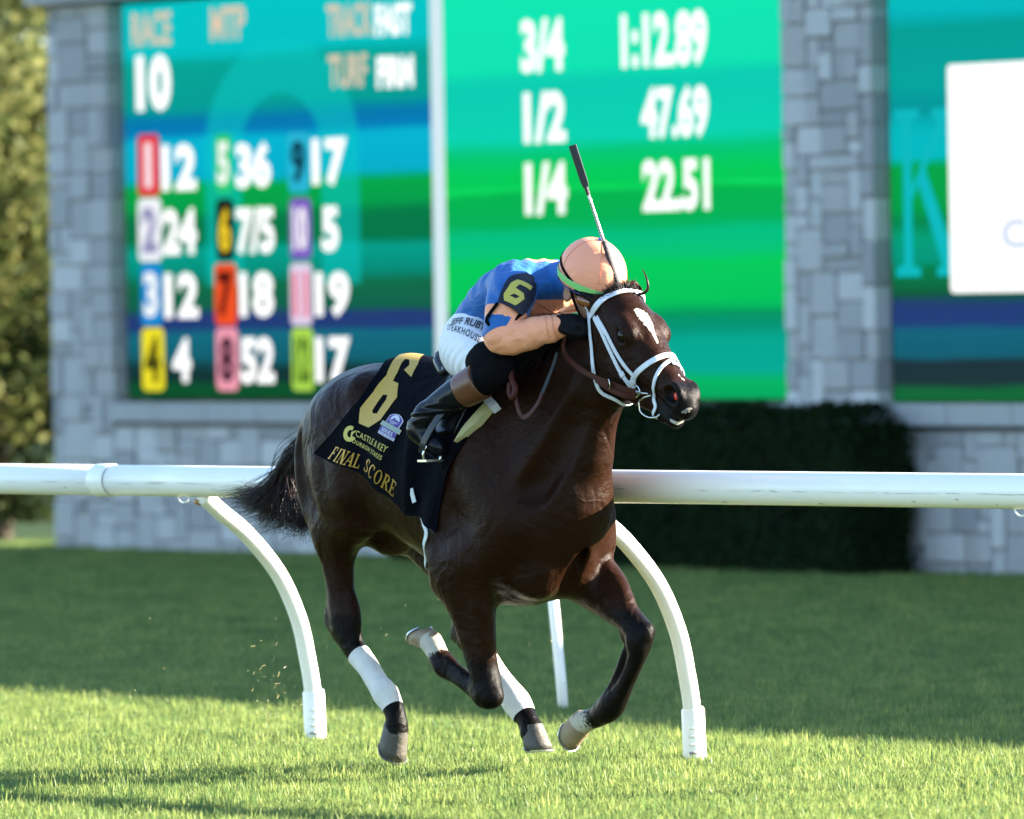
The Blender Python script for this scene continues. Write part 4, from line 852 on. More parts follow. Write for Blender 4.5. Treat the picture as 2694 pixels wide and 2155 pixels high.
bf = rider_body(.006); V,Q = bf.mesh(2)
PERSON = obj('person', mk_mesh('person', V, Q), M_SKIN, None, True, loc=HO, rotz=HROT)
tag(PERSON, 'person in blue and peach racing silks crouched low over the racehorse, holding reins', 'person')
# silks
SF = rider_silks(.0055); V,Q = SF.mesh(3)
g = grad(SF,V); wrk = .0022*np.sin(V[:,0]*70+V[:,2]*45+3*np.sin(V[:,1]*25))*np.clip((V[:,0]-.0)/.1,0,1)+.0016*np.sin(V[:,1]*95+V[:,0]*60+2*np.sin(V[:,2]*40))
wrk = wrk+.003*np.sin(V[:,0]*60-V[:,2]*150+V[:,1]*40)*np.exp(-(np.linalg.norm(V-np.array([.385,-.25,1.585]),axis=1)/.075)**2)+.002*np.sin((V[:,0]*.8+V[:,1]*.6)*260)*np.exp(-(np.linalg.norm(V-np.array([.50,-.155,1.597]),axis=1)/.05)**2); V = V+g*wrk[:,None]
def arm_t(V, A):
    A = np.array(A); seg = np.linalg.norm(np.diff(A,axis=0),axis=1); cum = np.r_[0,np.cumsum(seg)]; best = np.full(len(V),9.); tt = np.zeros(len(V))
    for i in range(len(A)-1):
        ab = A[i+1]-A[i]; t = np.clip(((V-A[i])@ab)/(ab@ab),0,1); d = np.linalg.norm(V-A[i]-t[:,None]*ab,axis=1); k = d < best; best[k] = d[k]; tt[k] = (cum[i]+t[k]*seg[i])/cum[-1]
    return tt,best
t1,d1 = arm_t(V,ARMR); t2,d2 = arm_t(V,ARML); t_ = np.where(d1 < d2,t1,t2); dd = np.minimum(d1,d2); onarm = (np.abs(V[:,1]) > .14)|(V[:,2] < 1.62)&(V[:,0] > .25)
# peach where value > 0: sleeve bands, spine panel, chest band
band = np.where(t_ < .46, t_-.375, np.where(t_ < .53, .455-t_+.015*0, t_-.535)); sl_v = np.where(onarm, band, -.2)
spine = .052-np.abs(V[:,1]-.01); sp_v = np.where((V[:,2] > 1.76)&(V[:,0] > .02)&(V[:,0] < .31), spine*1.2, -.2); ch_v = np.where((V[:,0] > .24)&(V[:,2] < 1.70)&(np.abs(V[:,1]) < .13), .028-np.abs(V[:,2]-1.668), -.2)
pv = np.maximum(np.maximum(sl_v,sp_v),ch_v)
me = mk_mesh('racing_silks', V, Q); fattr(me, 'peach', pv)
M_SILK = fabric('racing_silk', (.018,.115,.36), .5, .4, 12, (1,2.2,2.2), sheen=.05); nt = M_SILK.node_tree; N = nt.nodes; at = N.new('ShaderNodeAttribute'); at.attribute_name = 'peach'
mr = N.new('ShaderNodeMapRange'); mr.inputs[1].default_value = -.0015; mr.inputs[2].default_value = .0015; nt.links.new(at.outputs['Fac'], mr.inputs[0])
mx = N.new('ShaderNodeMix'); mx.data_type = 'RGBA'; old = N['Principled BSDF'].inputs['Base Color'].links[0].from_socket; nt.links.new(old, mx.inputs[6]); mx.inputs[7].default_value = (.93,.37,.20,1); nt.links.new(mr.outputs[0], mx.inputs[0]); nt.links.new(mx.outputs[2], N['Principled BSDF'].inputs['Base Color'])
SILKS = obj('racing_silks', me, M_SILK, PERSON, True)
ax_ = np.array(ARMR[6])-np.array(ARMR[5]); ax_ /= np.linalg.norm(ax_); u_ = np.cross(ax_,[0,0,1.]); u_ /= np.linalg.norm(u_); v_ = np.cross(ax_,u_)
for q_ in (.55,1.0): P = np.array([np.array(ARMR[5])*(1-q_)+np.array(ARMR[6])*q_+.055*(math.cos(a)*u_+math.sin(a)*v_) for a in np.linspace(0,6.283,40)]); P = onto(SF,P,.001,8); MB().tube(P,.0016,5).build('cuff_seam', mat('sleeve_seam', (.80,.29,.15), .7), SILKS, True)
# breeches with creases
BF = rider_breeches(.0055)
def crease(V):
    g = grad(BF,V); a = V[:,0]*.6-V[:,2]*.8; return V+g*(.0028*np.sin(a*150+4*np.sin(V[:,1]*14))*np.clip((1.57-V[:,2])/.05,0,1))[:,None]
M_BRE = fabric('white_breeches', (.78,.77,.76), .75, .4, 14, (2.5,1,.8)); BRE,_ = place('breeches', BF, M_BRE, PERSON, 3, crease)
M_BLK = fabric('black_fabric', (.003,.003,.0035), .85, .3, 12, spec=.06); M_BOOT = mat('boot_leather', (.004,.0048,.0075), .22, .2, 30, bump=.12, bscale=26, spec=.2); M_TAN = mat('tan_leather', (.13,.045,.02), .35, .2, 25, bump=.1, bscale=60)
for s in (-1,1):
    place('knee_guard', rider_guard(s), M_BLK, PERSON)
    def foot(V): 
        a = V[:,2]; k = np.exp(-((a-1.305)/.03)**2); d = np.zeros_like(V); d[:,0] = .004*np.sin(a*260)*k; d[:,1] = .003*np.sin(a*200+1)*k; return V+d
    b,_ = place('boot', rider_boot(s), M_BOOT, PERSON, 3, foot); place('boot_cuff', rider_cuff(s), M_TAN, b)
    MB().add(*ellipsoid((.035,.342*s,1.190),(.062,.034,.012),[[.8,0,-.6],[0,1,0],[.6,0,.8]])).build('boot_sole', M_BLK, b, True)
# gloves: palm, four curled fingers, thumb
def glove(c, fw, dn, s):
    c = np.array(c); fw = np.array(fw,float); fw /= np.linalg.norm(fw); dn = np.array(dn,float); dn -= fw*(dn@fw); dn /= np.linalg.norm(dn); si = np.cross(fw,dn)*s
    F = Field(c-.13, c+.13, .004); pt = lambda a,b,e,r: list(c+a*fw+b*si+e*dn)+[r]
    F.chain([pt(-.055,0,0,.027),pt(-.02,0,0,.034),pt(.02,0,.004,.034)], k=.01)
    F.chain([pt(-.01,-.018,.01,.022),pt(.025,-.024,.012,.018),pt(.025,.026,.012,.018),pt(-.01,.02,.01,.022)], k=.015)
    for i,b in enumerate((-.031,-.011,.010,.029)):
        l_ = (.9,1,.96,.82)[i]; F.chain([pt(.022,b,.0,.0115),pt(.022+.032*l_,b,.008,.0108),pt(.022+.036*l_,b,.034,.0102),pt(.018,b*.95,.046,.0095),pt(.002,b*.95,.038,.0085)], k=.006, sub=3)
    F.chain([pt(-.028,-.028,.008,.014),pt(.002,-.046,.02,.0125),pt(.028,-.042,.034,.011),pt(.044,-.03,.04,.0095)], k=.01, sub=3)
    return F
M_GLOVE = fabric('glove', (.004,.004,.0045), .6, .2, 30, spec=.12)
GR,_ = place('glove', glove((.553,-.118,1.612),(.9,.6,.12),(.1,.25,-1),1), M_GLOVE, PERSON); GL,_ = place('glove', glove((.625,.055,1.712),(.8,-.6,.1),(.2,-.15,-1),-1), M_GLOVE, PERSON)
MB().tube(spline([(.507+.026*math.cos(a)*.2,-.152+.03*math.cos(a)*.6,1.600+.042*math.sin(a)) for a in np.linspace(0,6.28,12)],2), .0022, 5).build('cuff_trim', mat('glove_trim', (.6,.6,.5), .7), GR, True)
# helmet under a silk cover
CF = rider_cap(.005); M_CAPS = fabric('helmet_silk', (.93,.35,.20), .45, .35, 9, (1,1,2)); CAP,_ = place('helmet_cover', CF, M_CAPS, PERSON)
def ring(u, r0, w, name, m, tilt=0, a0=0, a1=2*math.pi, off=.0025, parent=None, back=0):
    P = []
    for a in np.linspace(a0,a1,60): P.append(HC+hf*(.16*math.cos(a))+ey*(.13*math.sin(a))+hu*(u+tilt*math.cos(a)+back*max(0,-math.cos(a))))
    P = np.array(P)
    for _ in range(6):
        c_ = HC+((P-HC)@hu)[:,None]*hu; d = samp(CF,P); rad = P-c_; rad /= np.linalg.norm(rad,axis=1)[:,None]; P = P-rad*(d-off)[:,None]*.9
    N_ = grad(CF,P); return MB().ribbon(P, N_, w, .0016).build(name, m, parent or CAP)
ring(-.024,0,.025,'green_band', mat('band_green', (.24,.62,.18), .6), tilt=-.004)
ring(-.006,0,.012,'goggle_strap', M_BLK, tilt=-.055, off=.002, back=-.01)
def seam(a):
    P = np.array([HC+.135*math.cos(b)*hu+(.145*math.cos(a)*hf+.118*math.sin(a)*ey)*math.sin(b) for b in np.linspace(.12,1.72,26)]); P = onto(CF,P,.0006,6); return MB().ribbon(P,grad(CF,P),.0018,.0012).build('seam', M_SEAM, CAP)
M_SEAM = mat('seam_thread', (.74,.27,.14), .6)
for a in (-.62,-1.9,.62,1.9,3.14): seam(a)
ring(-.049,0,.008,'blue_trim', mat('trim_blue', (.03,.06,.30), .5), off=.003)
vz = Field(HC-.25, HC+.25, .005); vz.ball(HC+.105*hf-.052*hu, (.075,.085,.010), k=0, rot=[hf*.96-hu*.28,ey,hu*.96+hf*.28]); place('visor', vz, mat('visor_navy', (.012,.014,.03), .4), CAP)
MB().add(*ellipsoid(HC+.131*hu,(.011,.011,.006),[hf,ey,hu])).build('cap_button', mat('button_blue', (.03,.10,.42), .6), CAP, True)
lens = Field(HC-.25, HC+.25, .0045); lens.chain([k_(.055,-.07,-.072,.02),k_(.092,-.045,-.07,.026),k_(.108,0,-.066,.024),k_(.092,.045,-.07,.026),k_(.055,.07,-.072,.02)], k=.0)
GOG,_ = place('goggles', lens, mat('amber_lens', (.22,.07,.015), .12, .1, 20, coat=.6), PERSON)
MB().tube(spline([k_(-.005,-.083,-.05),k_(.03,-.082,-.085),k_(.055,-.06,-.13),k_(.06,-.03,-.172),k_(.06,0,-.188),k_(.06,.03,-.172),k_(.055,.06,-.13),k_(.03,.082,-.085),k_(-.005,.083,-.05)],3), .005, 6).build('chin_strap', M_BLK, CAP, True)
nk = Field(HC-.4, HC+.25, .006); nk.chain([(.335,0,1.755,.072),(.385,-.003,1.765,.068),(.43,-.008,1.765,.066)],k=0); place('collar', nk, fabric('collar_blue', (.018,.115,.36), .55, .4, 16), PERSON)
# number plate strapped to the upper arm
def decal(name, V, F, quad, Fd, off, m, parent, thick=None):
    P = onto(Fd, bilin(quad, V), off, 10); return obj(name, mk_mesh(name, P, F), m, parent, True)
M_NAVY = fabric('armband_navy', (.012,.016,.03), .6, .1, 20); M_GOLD = mat('gold_print', (.50,.30,.035), .45, .06, 30); M_YEL = mat('yellow_print', (.50,.42,.07), .55, .05, 30)
AQ = [(0.3352,-0.2486,1.77),(0.3687,-0.1327,1.769),(0.2771,-0.0608,1.642),(0.3867,-0.3141,1.645)]
AQ = [np.array(a) for a in AQ]
def aq(px, py):  # armband coordinates: fractions of the plate's face
    return (px, py)
AP = [(.41,.98),(.47,1.0),(.86,.90),(.85,.82),(.95,.72),(.94,.50),(.78,.22),(.62,-.05),(.02,.20),(.06,.30),(.20,.60),(.28,.80),(.34,.92)]
apx = [(1104.8,579.6),(1120.4,588.3),(1119.4,595.2),(1123.2,604),(1121,619.7),(1108.7,642.7),(1094.6,664),(1045.2,639.6),(1050.5,631.2),(1065.8,605.9),(1073.5,590.6),(1085.7,585.2),(1096.5,583)]
ARM3 = [[np.array((0.3628,-0.1622,1.783)),np.array((0.3694,-0.1345,1.768)),np.array((0.378,-0.1439,1.757)),np.array((0.3815,-0.1389,1.742)),np.array((0.3963,-0.1563,1.716)),np.array((0.4197,-0.2024,1.678)),np.array((0.426,-0.2383,1.643)),np.array((0.3755,-0.3016,1.685)),np.array((0.3793,-0.2932,1.699)),np.array((0.3808,-0.2609,1.74)),np.array((0.3696,-0.2349,1.766)),np.array((0.3712,-0.21,1.774)),np.array((0.3701,-0.186,1.778))]][0]
SIX3 = [[np.array((0.3908,-0.218,1.754)),np.array((0.3991,-0.1777,1.738)),np.array((0.4094,-0.1979,1.725)),np.array((0.4034,-0.224,1.737)),np.array((0.4054,-0.237,1.73)),np.array((0.4143,-0.2232,1.717)),np.array((0.4197,-0.228,1.699)),np.array((0.4199,-0.2579,1.678)),np.array((0.4028,-0.2798,1.691)),np.array((0.396,-0.2739,1.71)),np.array((0.3941,-0.2423,1.742))]][0]
HOL3 = [[np.array((0.4109,-0.2484,1.711)),np.array((0.4164,-0.2384,1.704)),np.array((0.4164,-0.2498,1.698)),np.array((0.4087,-0.2615,1.705))]][0]
def plane_of(P):
    P = np.array(P); c = P.mean(0); u,s_,vt = np.linalg.svd(P-c); n = vt[2]; n = n if n[1] < 0 else -n; return c,vt[0],np.cross(n,vt[0]),n
c,pu,pv_,pn = plane_of(ARM3)
def plate(P3, lift, thick, name, m, parent, holes=()):
    to2 = lambda P: [((np.array(p)-c)@pu,(np.array(p)-c)@pv_) for p in P]
    V,F = poly_mesh(to2(P3), [to2(h) for h in holes], .015); bend = -6.5*(V[:,0]**2*0+((V@np.array([pu@np.array([0,1,0]),pv_@np.array([0,1,0])]))**2)*0)
    P = onto(SF, c+V[:,:1]*pu+V[:,1:]*pv_, lift, 10)
    if thick:
        n_ = len(P); F2 = list(F)+[tuple(i+n_ for i in f[::-1]) for f in F]; cnt = {}
        for f in F:
            for a,b in zip(f,f[1:]+f[:1]): cnt[(a,b)] = 1
        F2 += [(b,a,a+n_,b+n_) for a,b in cnt if (b,a) not in cnt]; P = np.concatenate([P,P-grad(SF,P)*thick]); F = F2
    return obj(name, mk_mesh(name, P, F), m, parent)
AB = plate(ARM3, .014, .006, 'number_armband', M_NAVY, PERSON); plate(SIX3, .0165, 0, 'number', M_YEL, AB, [HOL3])
MB().tube(spline([ARM3[7]+pn*.01,np.array([.36,-.335,1.625]),np.array([.405,-.30,1.60]),ARM3[6]+pn*.008],6), .006, 8).build('armband_strap', M_BLK, AB, True)
# lettering on the breeches
M_INK = mat('black_print', (.012,.012,.016), .6)
V,F = fine(*text_mesh("JEFF RUBY'S", .012), .08); decal('lettering', V, F, [(-0.0421,-0.1646,1.633),(0.1414,-0.1408,1.598),(0.2098,-0.2158,1.569),(-0.0097,-0.2017,1.608)], BF, .003, M_INK, BRE)
V,F = fine(*text_mesh('STEAKHOUSE', .006, 1.25), .08); decal('lettering', V, F, [(-0.0433,-0.1834,1.613),(0.2034,-0.232,1.567),(0.2247,-0.2603,1.546),(-0.0124,-0.2127,1.595)], BF, .003, M_INK, BRE)
# ================================================================ TACK
def hobj(name, label, cat): 
    o = obj(name, None, None, loc=HO, rotz=HROT); return tag(o, label, cat)
# surface of the horse's barrel as radius over (forward, angle from the top)
ZC = 1.12; GF = np.linspace(-.80,.32,90); GT = np.linspace(-2.3,2.3,150)
ff,tt = np.meshgrid(GF,GT,indexing='ij'); rs_ = np.linspace(.02,.62,220); best = np.zeros_like(ff)
for rr_ in rs_[::-1]:
    P = np.stack([ff,-np.sin(tt)*rr_,ZC+np.cos(tt)*rr_],-1); d = samp(HF,P); k = (best == 0)&(d < 0); best[k] = rr_
for _ in range(6):
    b = np.pad(best,1,mode='edge'); best = (b[1:-1,1:-1]*2+b[:-2,1:-1]+b[2:,1:-1]+b[1:-1,:-2]+b[1:-1,2:])/6
CLOTHLIFT = .010+.030*np.exp(-(tt/.30)**2)*sst(ff,-.62,-.48)*sst(ff,.1,-.2)
RB = np.maximum(best,0)
CL = RB+CLOTHLIFT+.006*np.sin(ff*34+tt*4)*sst(np.abs(tt),.7,1.5)+.014*np.exp(-((ff+.16+.03*np.sin(tt*3))/.03)**2)*sst(np.abs(tt),.8,1.3)
def gridval(G, f, t):
    a = np.clip((f-GF[0])/(GF[1]-GF[0]),0,len(GF)-1.001); b = np.clip((t-GT[0])/(GT[1]-GT[0]),0,len(GT)-1.001); i = a.astype(int); j = b.astype(int); x = a-i; y = b-j
    return G[i,j]*(1-x)*(1-y)+G[i+1,j]*x*(1-y)+G[i,j+1]*(1-x)*y+G[i+1,j+1]*x*y
def surf(f, t, off, G=None):
    f = np.asarray(f,float); t = np.asarray(t,float); r = gridval(CL if G is None else G,f,t)+off; return np.stack([f,-np.sin(t)*r,ZC+np.cos(t)*r],-1)
def sheet(FT, off, thick, G=None):
    """grid of (f, theta) -> closed thin sheet"""
    a,b = FT.shape[:2]; P = surf(FT[...,0],FT[...,1],off,G); Q = surf(FT[...,0],FT[...,1],off+thick,G); V = np.concatenate([P.reshape(-1,3),Q.reshape(-1,3)]); n = a*b; F = []
    for i in range(a-1):
        for j in range(b-1): k = i*b+j; F += [(k,k+b,k+b+1,k+1),(n+k,n+k+1,n+k+b+1,n+k+b)]
    rim = [i*b for i in range(a)]+[(a-1)*b+j for j in range(1,b)]+[i*b+b-1 for i in range(a-2,-1,-1)]+[j for j in range(b-2,0,-1)]
    for x,y in zip(rim,rim[1:]+rim[:1]): F.append((x,y,y+n,x+n))
    return V,F
def ft(p): return (p[0], math.atan2(-p[1],p[2]-ZC))
REAR = np.array([(-.60,0.)]+[ft(p) for p in ((-0.4882,-0.1455,1.436),(-0.4807,-0.2285,1.353),(-0.529,-0.2676,1.286),(-0.5917,-0.2848,1.222),(-0.6745,-0.2889,1.157))])
BOT = np.array([ft(p) for p in ((-0.6745,-0.2889,1.157),(-0.5794,-0.2964,1.125),(-0.4901,-0.2802,1.108),(-0.337,-0.2726,1.033),(-0.2443,-0.2712,0.9915),(-0.158,-0.2651,0.9535),(-0.0297,-0.2927,0.9104),(0.0044,-0.2818,0.8887))])
FRONT = np.array([(.17,0.),(.19,.5)]+[ft(p) for p in ((0.1622,-0.2575,1.228),(0.1299,-0.2864,1.162),(0.0692,-0.2822,1.087),(0.0278,-0.2791,0.9858),(0.0044,-0.2818,0.8887))])
def param(C_, n):
    Q = spline(C_,8); L_ = np.r_[0,np.cumsum(np.linalg.norm(np.diff(Q,axis=0),axis=1))]; s = np.linspace(0,L_[-1],n); return np.stack([np.interp(s,L_,Q[:,k]) for k in (0,1)],1)
nu,nv = 56,44
r_,b_,f_ = param(REAR,nv),param(BOT,nu),param(FRONT,nv); t0 = np.stack([np.linspace(-.60,.17,nu),np.zeros(nu)],1)
u = np.linspace(0,1,nu)[:,None,None]; v = np.linspace(0,1,nv)[None,:,None]
CO = (1-u)*r_[None]+u*f_[None]+(1-v)*t0[:,None]+v*b_[:,None]-((1-u)*(1-v)*t0[0]+u*(1-v)*t0[-1]+(1-u)*v*b_[0]+u*v*b_[-1])
FARS = CO[:,::-1].copy(); FARS[...,1] *= -1; FT = np.concatenate([FARS[:,:-1],CO],1)
M_CLOTH = fabric('cloth_navy', (.0016,.0022,.0042), .8, .45, 14, spec=.05); V,F = sheet(FT,.0,.004)
CLOTH = obj('saddle_cloth', mk_mesh('saddle_cloth', V, F), M_CLOTH, None, True, loc=HO, rotz=HROT); tag(CLOTH, 'navy saddle cloth with big gold number 6 and gold lettering', 'saddle cloth')
def cdecal(name, quad, V, F, m, off=.0065, parent=None, cell=.0):
    q = [ft(p) for p in quad]; P = bilin(q,V); S = surf(P[:,0],P[:,1],off); return obj(name, mk_mesh(name,S,F), m, parent or CLOTH, True)
def cpoly(name, pts, m, off=.0065, holes=(), parent=None):
    V,F = poly_mesh([ft(p) for p in pts], [[ft(p) for p in h] for h in holes], .03); return obj(name, mk_mesh(name, surf(V[:,0],V[:,1],off), F), m, parent or CLOTH, True)
cpoly('number', [(-0.518,-0.0266,1.471),(-0.5474,0.0266,1.487),(-0.5009,0.0366,1.49),(-0.4503,0.0364,1.473),(-0.3511,-0.0728,1.443),(-0.3144,-0.1328,1.412),(-0.3852,-0.1089,1.432),(-0.3862,-0.0834,1.443),(-0.42,-0.0578,1.454),(-0.4428,-0.0566,1.457),(-0.4387,-0.0747,1.452),(-0.4058,-0.1222,1.427),(-0.3885,-0.1574,1.402),(-0.3493,-0.1632,1.393),(-0.3033,-0.2046,1.348),(-0.316,-0.2318,1.311),(-0.3391,-0.2513,1.273),(-0.3968,-0.2611,1.246),(-0.4486,-0.2589,1.258),(-0.4628,-0.245,1.311),(-0.4409,-0.204,1.365),(-0.4409,-0.1457,1.418)], M_GOLD, holes=[[(-0.3856,-0.2026,1.356),(-0.3615,-0.2027,1.355),(-0.3542,-0.2151,1.339),(-0.3709,-0.2427,1.293),(-0.3955,-0.2423,1.294),(-0.4016,-0.2381,1.303)]])
M_GOLD2 = mat('gold_thread', (.42,.23,.025), .35, .15, 60, metal=.3); M_PURP = mat('badge_purple', (.06,.025,.22), .5, .05); M_WHT = mat('badge_white', (.55,.55,.6), .6, .03); M_BG = mat('badge_gold', (.42,.38,.17), .5, .05); M_BLU = mat('badge_blue', (.16,.38,.55), .5)
V,F = fine(*text_mesh('CASTLE & KEY', .006, 1.12),.12); cdecal('lettering', [(-0.4531,-0.2646,1.235),(-0.255,-0.2796,1.181),(-0.2698,-0.283,1.16),(-0.4543,-0.2683,1.215)], V, F, M_YEL)
V,F = fine(*text_mesh('BOURBON STAKES', .010, 1.2),.12); cdecal('lettering', [(-0.476,-0.2732,1.212),(-0.2823,-0.2838,1.15),(-0.2904,-0.2849,1.135),(-0.4821,-0.2759,1.199)], V, F, M_YEL)
# serif capitals from thick and thin strokes
def glyph(ch):
    T,t = .20,.075; S = []
    def ln(a,b,w): 
        a = np.array(a,float); b = np.array(b,float); d = (b-a)/np.linalg.norm(b-a); n = np.array([-d[1],d[0]])*w/2; S.append([a+n,b+n,b-n,a-n])
    def serif(x,y): S.append([(x-.19,y-.035),(x+.19,y-.035),(x+.19,y+.035),(x-.19,y+.035)])
    def arc(cx,cy,rx,ry,a0,a1,n=12):
        for i in range(n):
            p,q = np.radians(a0+(a1-a0)*i/n),np.radians(a0+(a1-a0)*(i+1)/n); w = lambda a: t+(T-t)*abs(math.cos(a))**1.5
            o = lambda a,s: (cx+(rx+s*w(a)/2)*math.cos(a), cy+(ry+s*t/2)*math.sin(a)); S.append([o(p,1),o(q,1),o(q,-1),o(p,-1)])
    if ch in 'FILER':
        x = .22 if ch != 'I' else .3; ln((x,0),(x,1),T); serif(x,.035); serif(x,.965)
    if ch in 'FE': ln((.2,.965),(.82,.965),t); ln((.80,1),(.80,.74),t); ln((.22,.52),(.62,.52),t); ln((.62,.63),(.62,.41),t)
    if ch in 'EL': ln((.2,.035),(.86,.035),t); ln((.84,0),(.84,.28),t)
    if ch == 'N': ln((.18,0),(.18,1),t); serif(.18,.035); ln((.14,1),(.86,0),T); ln((.86,0),(.86,1),t); serif(.86,.965); serif(.08,.965)
    if ch == 'A': ln((.14,0),(.5,1),t); ln((.5,1),(.88,0),T); ln((.26,.34),(.74,.34),t); serif(.12,.035); serif(.88,.035)
    if ch == 'O': arc(.5,.5,.37,.465,0,360,22)
    if ch == 'C': arc(.5,.5,.37,.465,42,318,20); ln((.82,.95),(.82,.68),t)
    if ch == 'R': arc(.42,.745,.30,.22,-90,90,10); ln((.22,.965),(.45,.965),t); ln((.22,.525),(.45,.525),t); ln((.46,.52),(.82,.03),T*.9); serif(.86,.035)
    if ch == 'S': arc(.48,.745,.27,.22,40,270,12); arc(.50,.265,.29,.225,-140,90,12); ln((.74,.97),(.74,.72),t); ln((.20,.28),(.20,.03),t)
    return S
def serif_word(wd):
    V = []; F = []; x = 0
    for ch in wd:
        for q in glyph(ch):
            b = len(V); V += [(x+a*.9,c) for a,c in q]; F.append((b,b+1,b+2,b+3))
        x += .62 if ch == 'I' else 1.0
    V = np.array(V); V[:,0] /= x-.05; return V,F
for wd,q in (('FINAL',[(-0.551,-0.2909,1.182),(-0.4124,-0.276,1.15),(-0.4384,-0.2726,1.105),(-0.5989,-0.2936,1.141)]),('SCORE',[(-0.3836,-0.2786,1.145),(-0.1988,-0.2847,1.056),(-0.2378,-0.2756,1.007),(-0.4212,-0.2735,1.104)])):
    V,F = serif_word(wd); cdecal('lettering', q, V, F, M_GOLD2, .0075)
# round C-and-key mark
a = np.radians(np.linspace(55,325,18)); q = [(-0.5209,-0.2772,1.251),(-0.4537,-0.2617,1.25),(-0.4443,-0.2702,1.196),(-0.5132,-0.2844,1.196)]
C1 = [(.5+.48*math.cos(t),.5+.5*math.sin(t)) for t in a]+[(.5+.22*math.cos(t)+.05,.5+.24*math.sin(t)) for t in a[::-1]]
V,F = poly_mesh(C1,(),.2); cdecal('emblem', q, V, F, M_YEL); V,F = poly_mesh([(.62,.62),(1.0,.72),(.72,.48),(.62,.20),(.52,.10),(.58,.42)],(),.3); cdecal('emblem', q, V, F, M_YEL)
# purple badge
BQ = [(-0.298,-0.237,1.301),(-0.1869,-0.2478,1.272),(-0.2276,-0.2758,1.197),(-0.3418,-0.2668,1.231)]
def badge(name, pts, m, off): V,F = poly_mesh(pts,(),.2); return cdecal(name, BQ, V, F, m, off)
def bt(txt, x0, x1, y0, y1, m, off, b=.01): V,F = text_mesh(txt,b,1.1); V = np.array([x0,y0])+V*np.array([x1-x0,y1-y0]); cdecal('lettering', BQ, V, F, m, off)
arch = [(.12,.18),(.88,.18),(.88,.86),(.78,.93),(.66,.99),(.5,1.02),(.34,.99),(.22,.93),(.12,.86)]; inset = [(.5+(x-.5)*.90,.55+(y-.55)*.93) for x,y in arch]
badge('badge', arch, M_WHT, .0065); badge('badge_field', inset, M_PURP, .0075); badge('badge_banner', [(-.04,.34),(1.04,.34),(1.04,.53),(-.04,.53)], M_BG, .0085); badge('badge_strip', [(.06,.0),(.94,.0),(.94,.115),(.06,.115)], M_WHT, .0065); badge('badge_plate', [(.06,.125),(.94,.125),(.94,.32),(.06,.32)], M_PURP, .0085)
bt('CHALLENGE',.0,1.0,.36,.51,M_BLU,.0095); bt('SERIES',.2,.8,.15,.295,M_WHT,.0095,.02); bt("WIN AND YOU'RE IN",.1,.9,.02,.10,M_PURP,.0075,.01); bt("BREEDERS'",.27,.75,.64,.70,M_WHT,.0085,.02); bt('CUP',.38,.62,.56,.63,M_WHT,.0085,.02)
badge('badge_emblem', [(.28,.72),(.30,.86),(.40,.95),(.55,.96),(.66,.90),(.76,.78),(.70,.75),(.62,.80),(.58,.76),(.50,.83),(.42,.80),(.38,.72)], M_WHT, .0085)
# saddle
SAD = hobj('saddle', 'small black racing saddle under the crouching rider', 'saddle')
M_LEA = mat('saddle_leather', (.012,.012,.013), .32, .25, 30, bump=.15, bscale=70); M_PIP = mat('piping', (.35,.36,.40), .6); M_STIR = mat('stirrup_steel', (.62,.62,.60), .22, .1, 30, metal=1)
sf = Field((-.35,-.32,1.2),(.4,.32,1.68),.006)
sf.chain([(-.19,0,1.51,.11,.022,.03),(-.10,0,1.485,.12,.03,.04),(.03,0,1.49,.11,.03,.04),(.13,0,1.515,.085,.03,.04)],k=.01)
sf.chain([(-.12,-.15,1.45,.02),(-.185,-.11,1.495,.022),(-.205,0,1.525,.024),(-.185,.11,1.495,.022),(-.12,.15,1.45,.02)],k=.02); place('seat', sf, M_LEA, SAD)
MB().tube(spline([(-.10,-.165,1.455),(-.17,-.135,1.49),(-.21,-.06,1.528),(-.215,0,1.537),(-.21,.06,1.528),(-.17,.135,1.49),(-.10,.165,1.455)],5), .0035, 6).build('piping', M_PIP, SAD, True)
for s in (1,-1):
    a = np.linspace(0,1,16)[:,None]; b = np.linspace(0,1,14)[None,:]
    f0 = -.03+.02*b; f1 = .10+.03*np.sin(b*2.4)+0*b; G_ = np.stack([f0+(f1-f0)*a, s*(.35+.85*b)+0*a],-1); V,F = sheet(G_ if s > 0 else G_[:,::-1],.012,.012); obj('flap', mk_mesh('flap',V,F), M_LEA, SAD, True)
    y = -s
    P = spline([(.19,.262*y,1.40),(.14,.318*y,1.345),(.10,.358*y,1.28),(.065,.385*y,1.21),(.045,.385*y,1.165)],6); MB().ribbon(P,[(.35,y,.1)]*len(P),.026,.004).build('stirrup_leather', M_LEA, SAD)
    c_ = np.array([.045,.345*y,1.165]); an = np.linspace(math.radians(-30),math.radians(210),22); P = [c_+np.array([.012,0,.0])+np.array([0,1,0])*y*.040*math.cos(t)+np.array([.12,0,.99])*(.045*math.sin(t)-.006) for t in an]
    ir = MB().tube(P,.0048,8).build('stirrup_iron', M_STIR, SAD, True); MB().box((.025,.345*y-.042,1.134),(.075,.345*y+.042,1.142)).build('tread', M_STIR, ir)
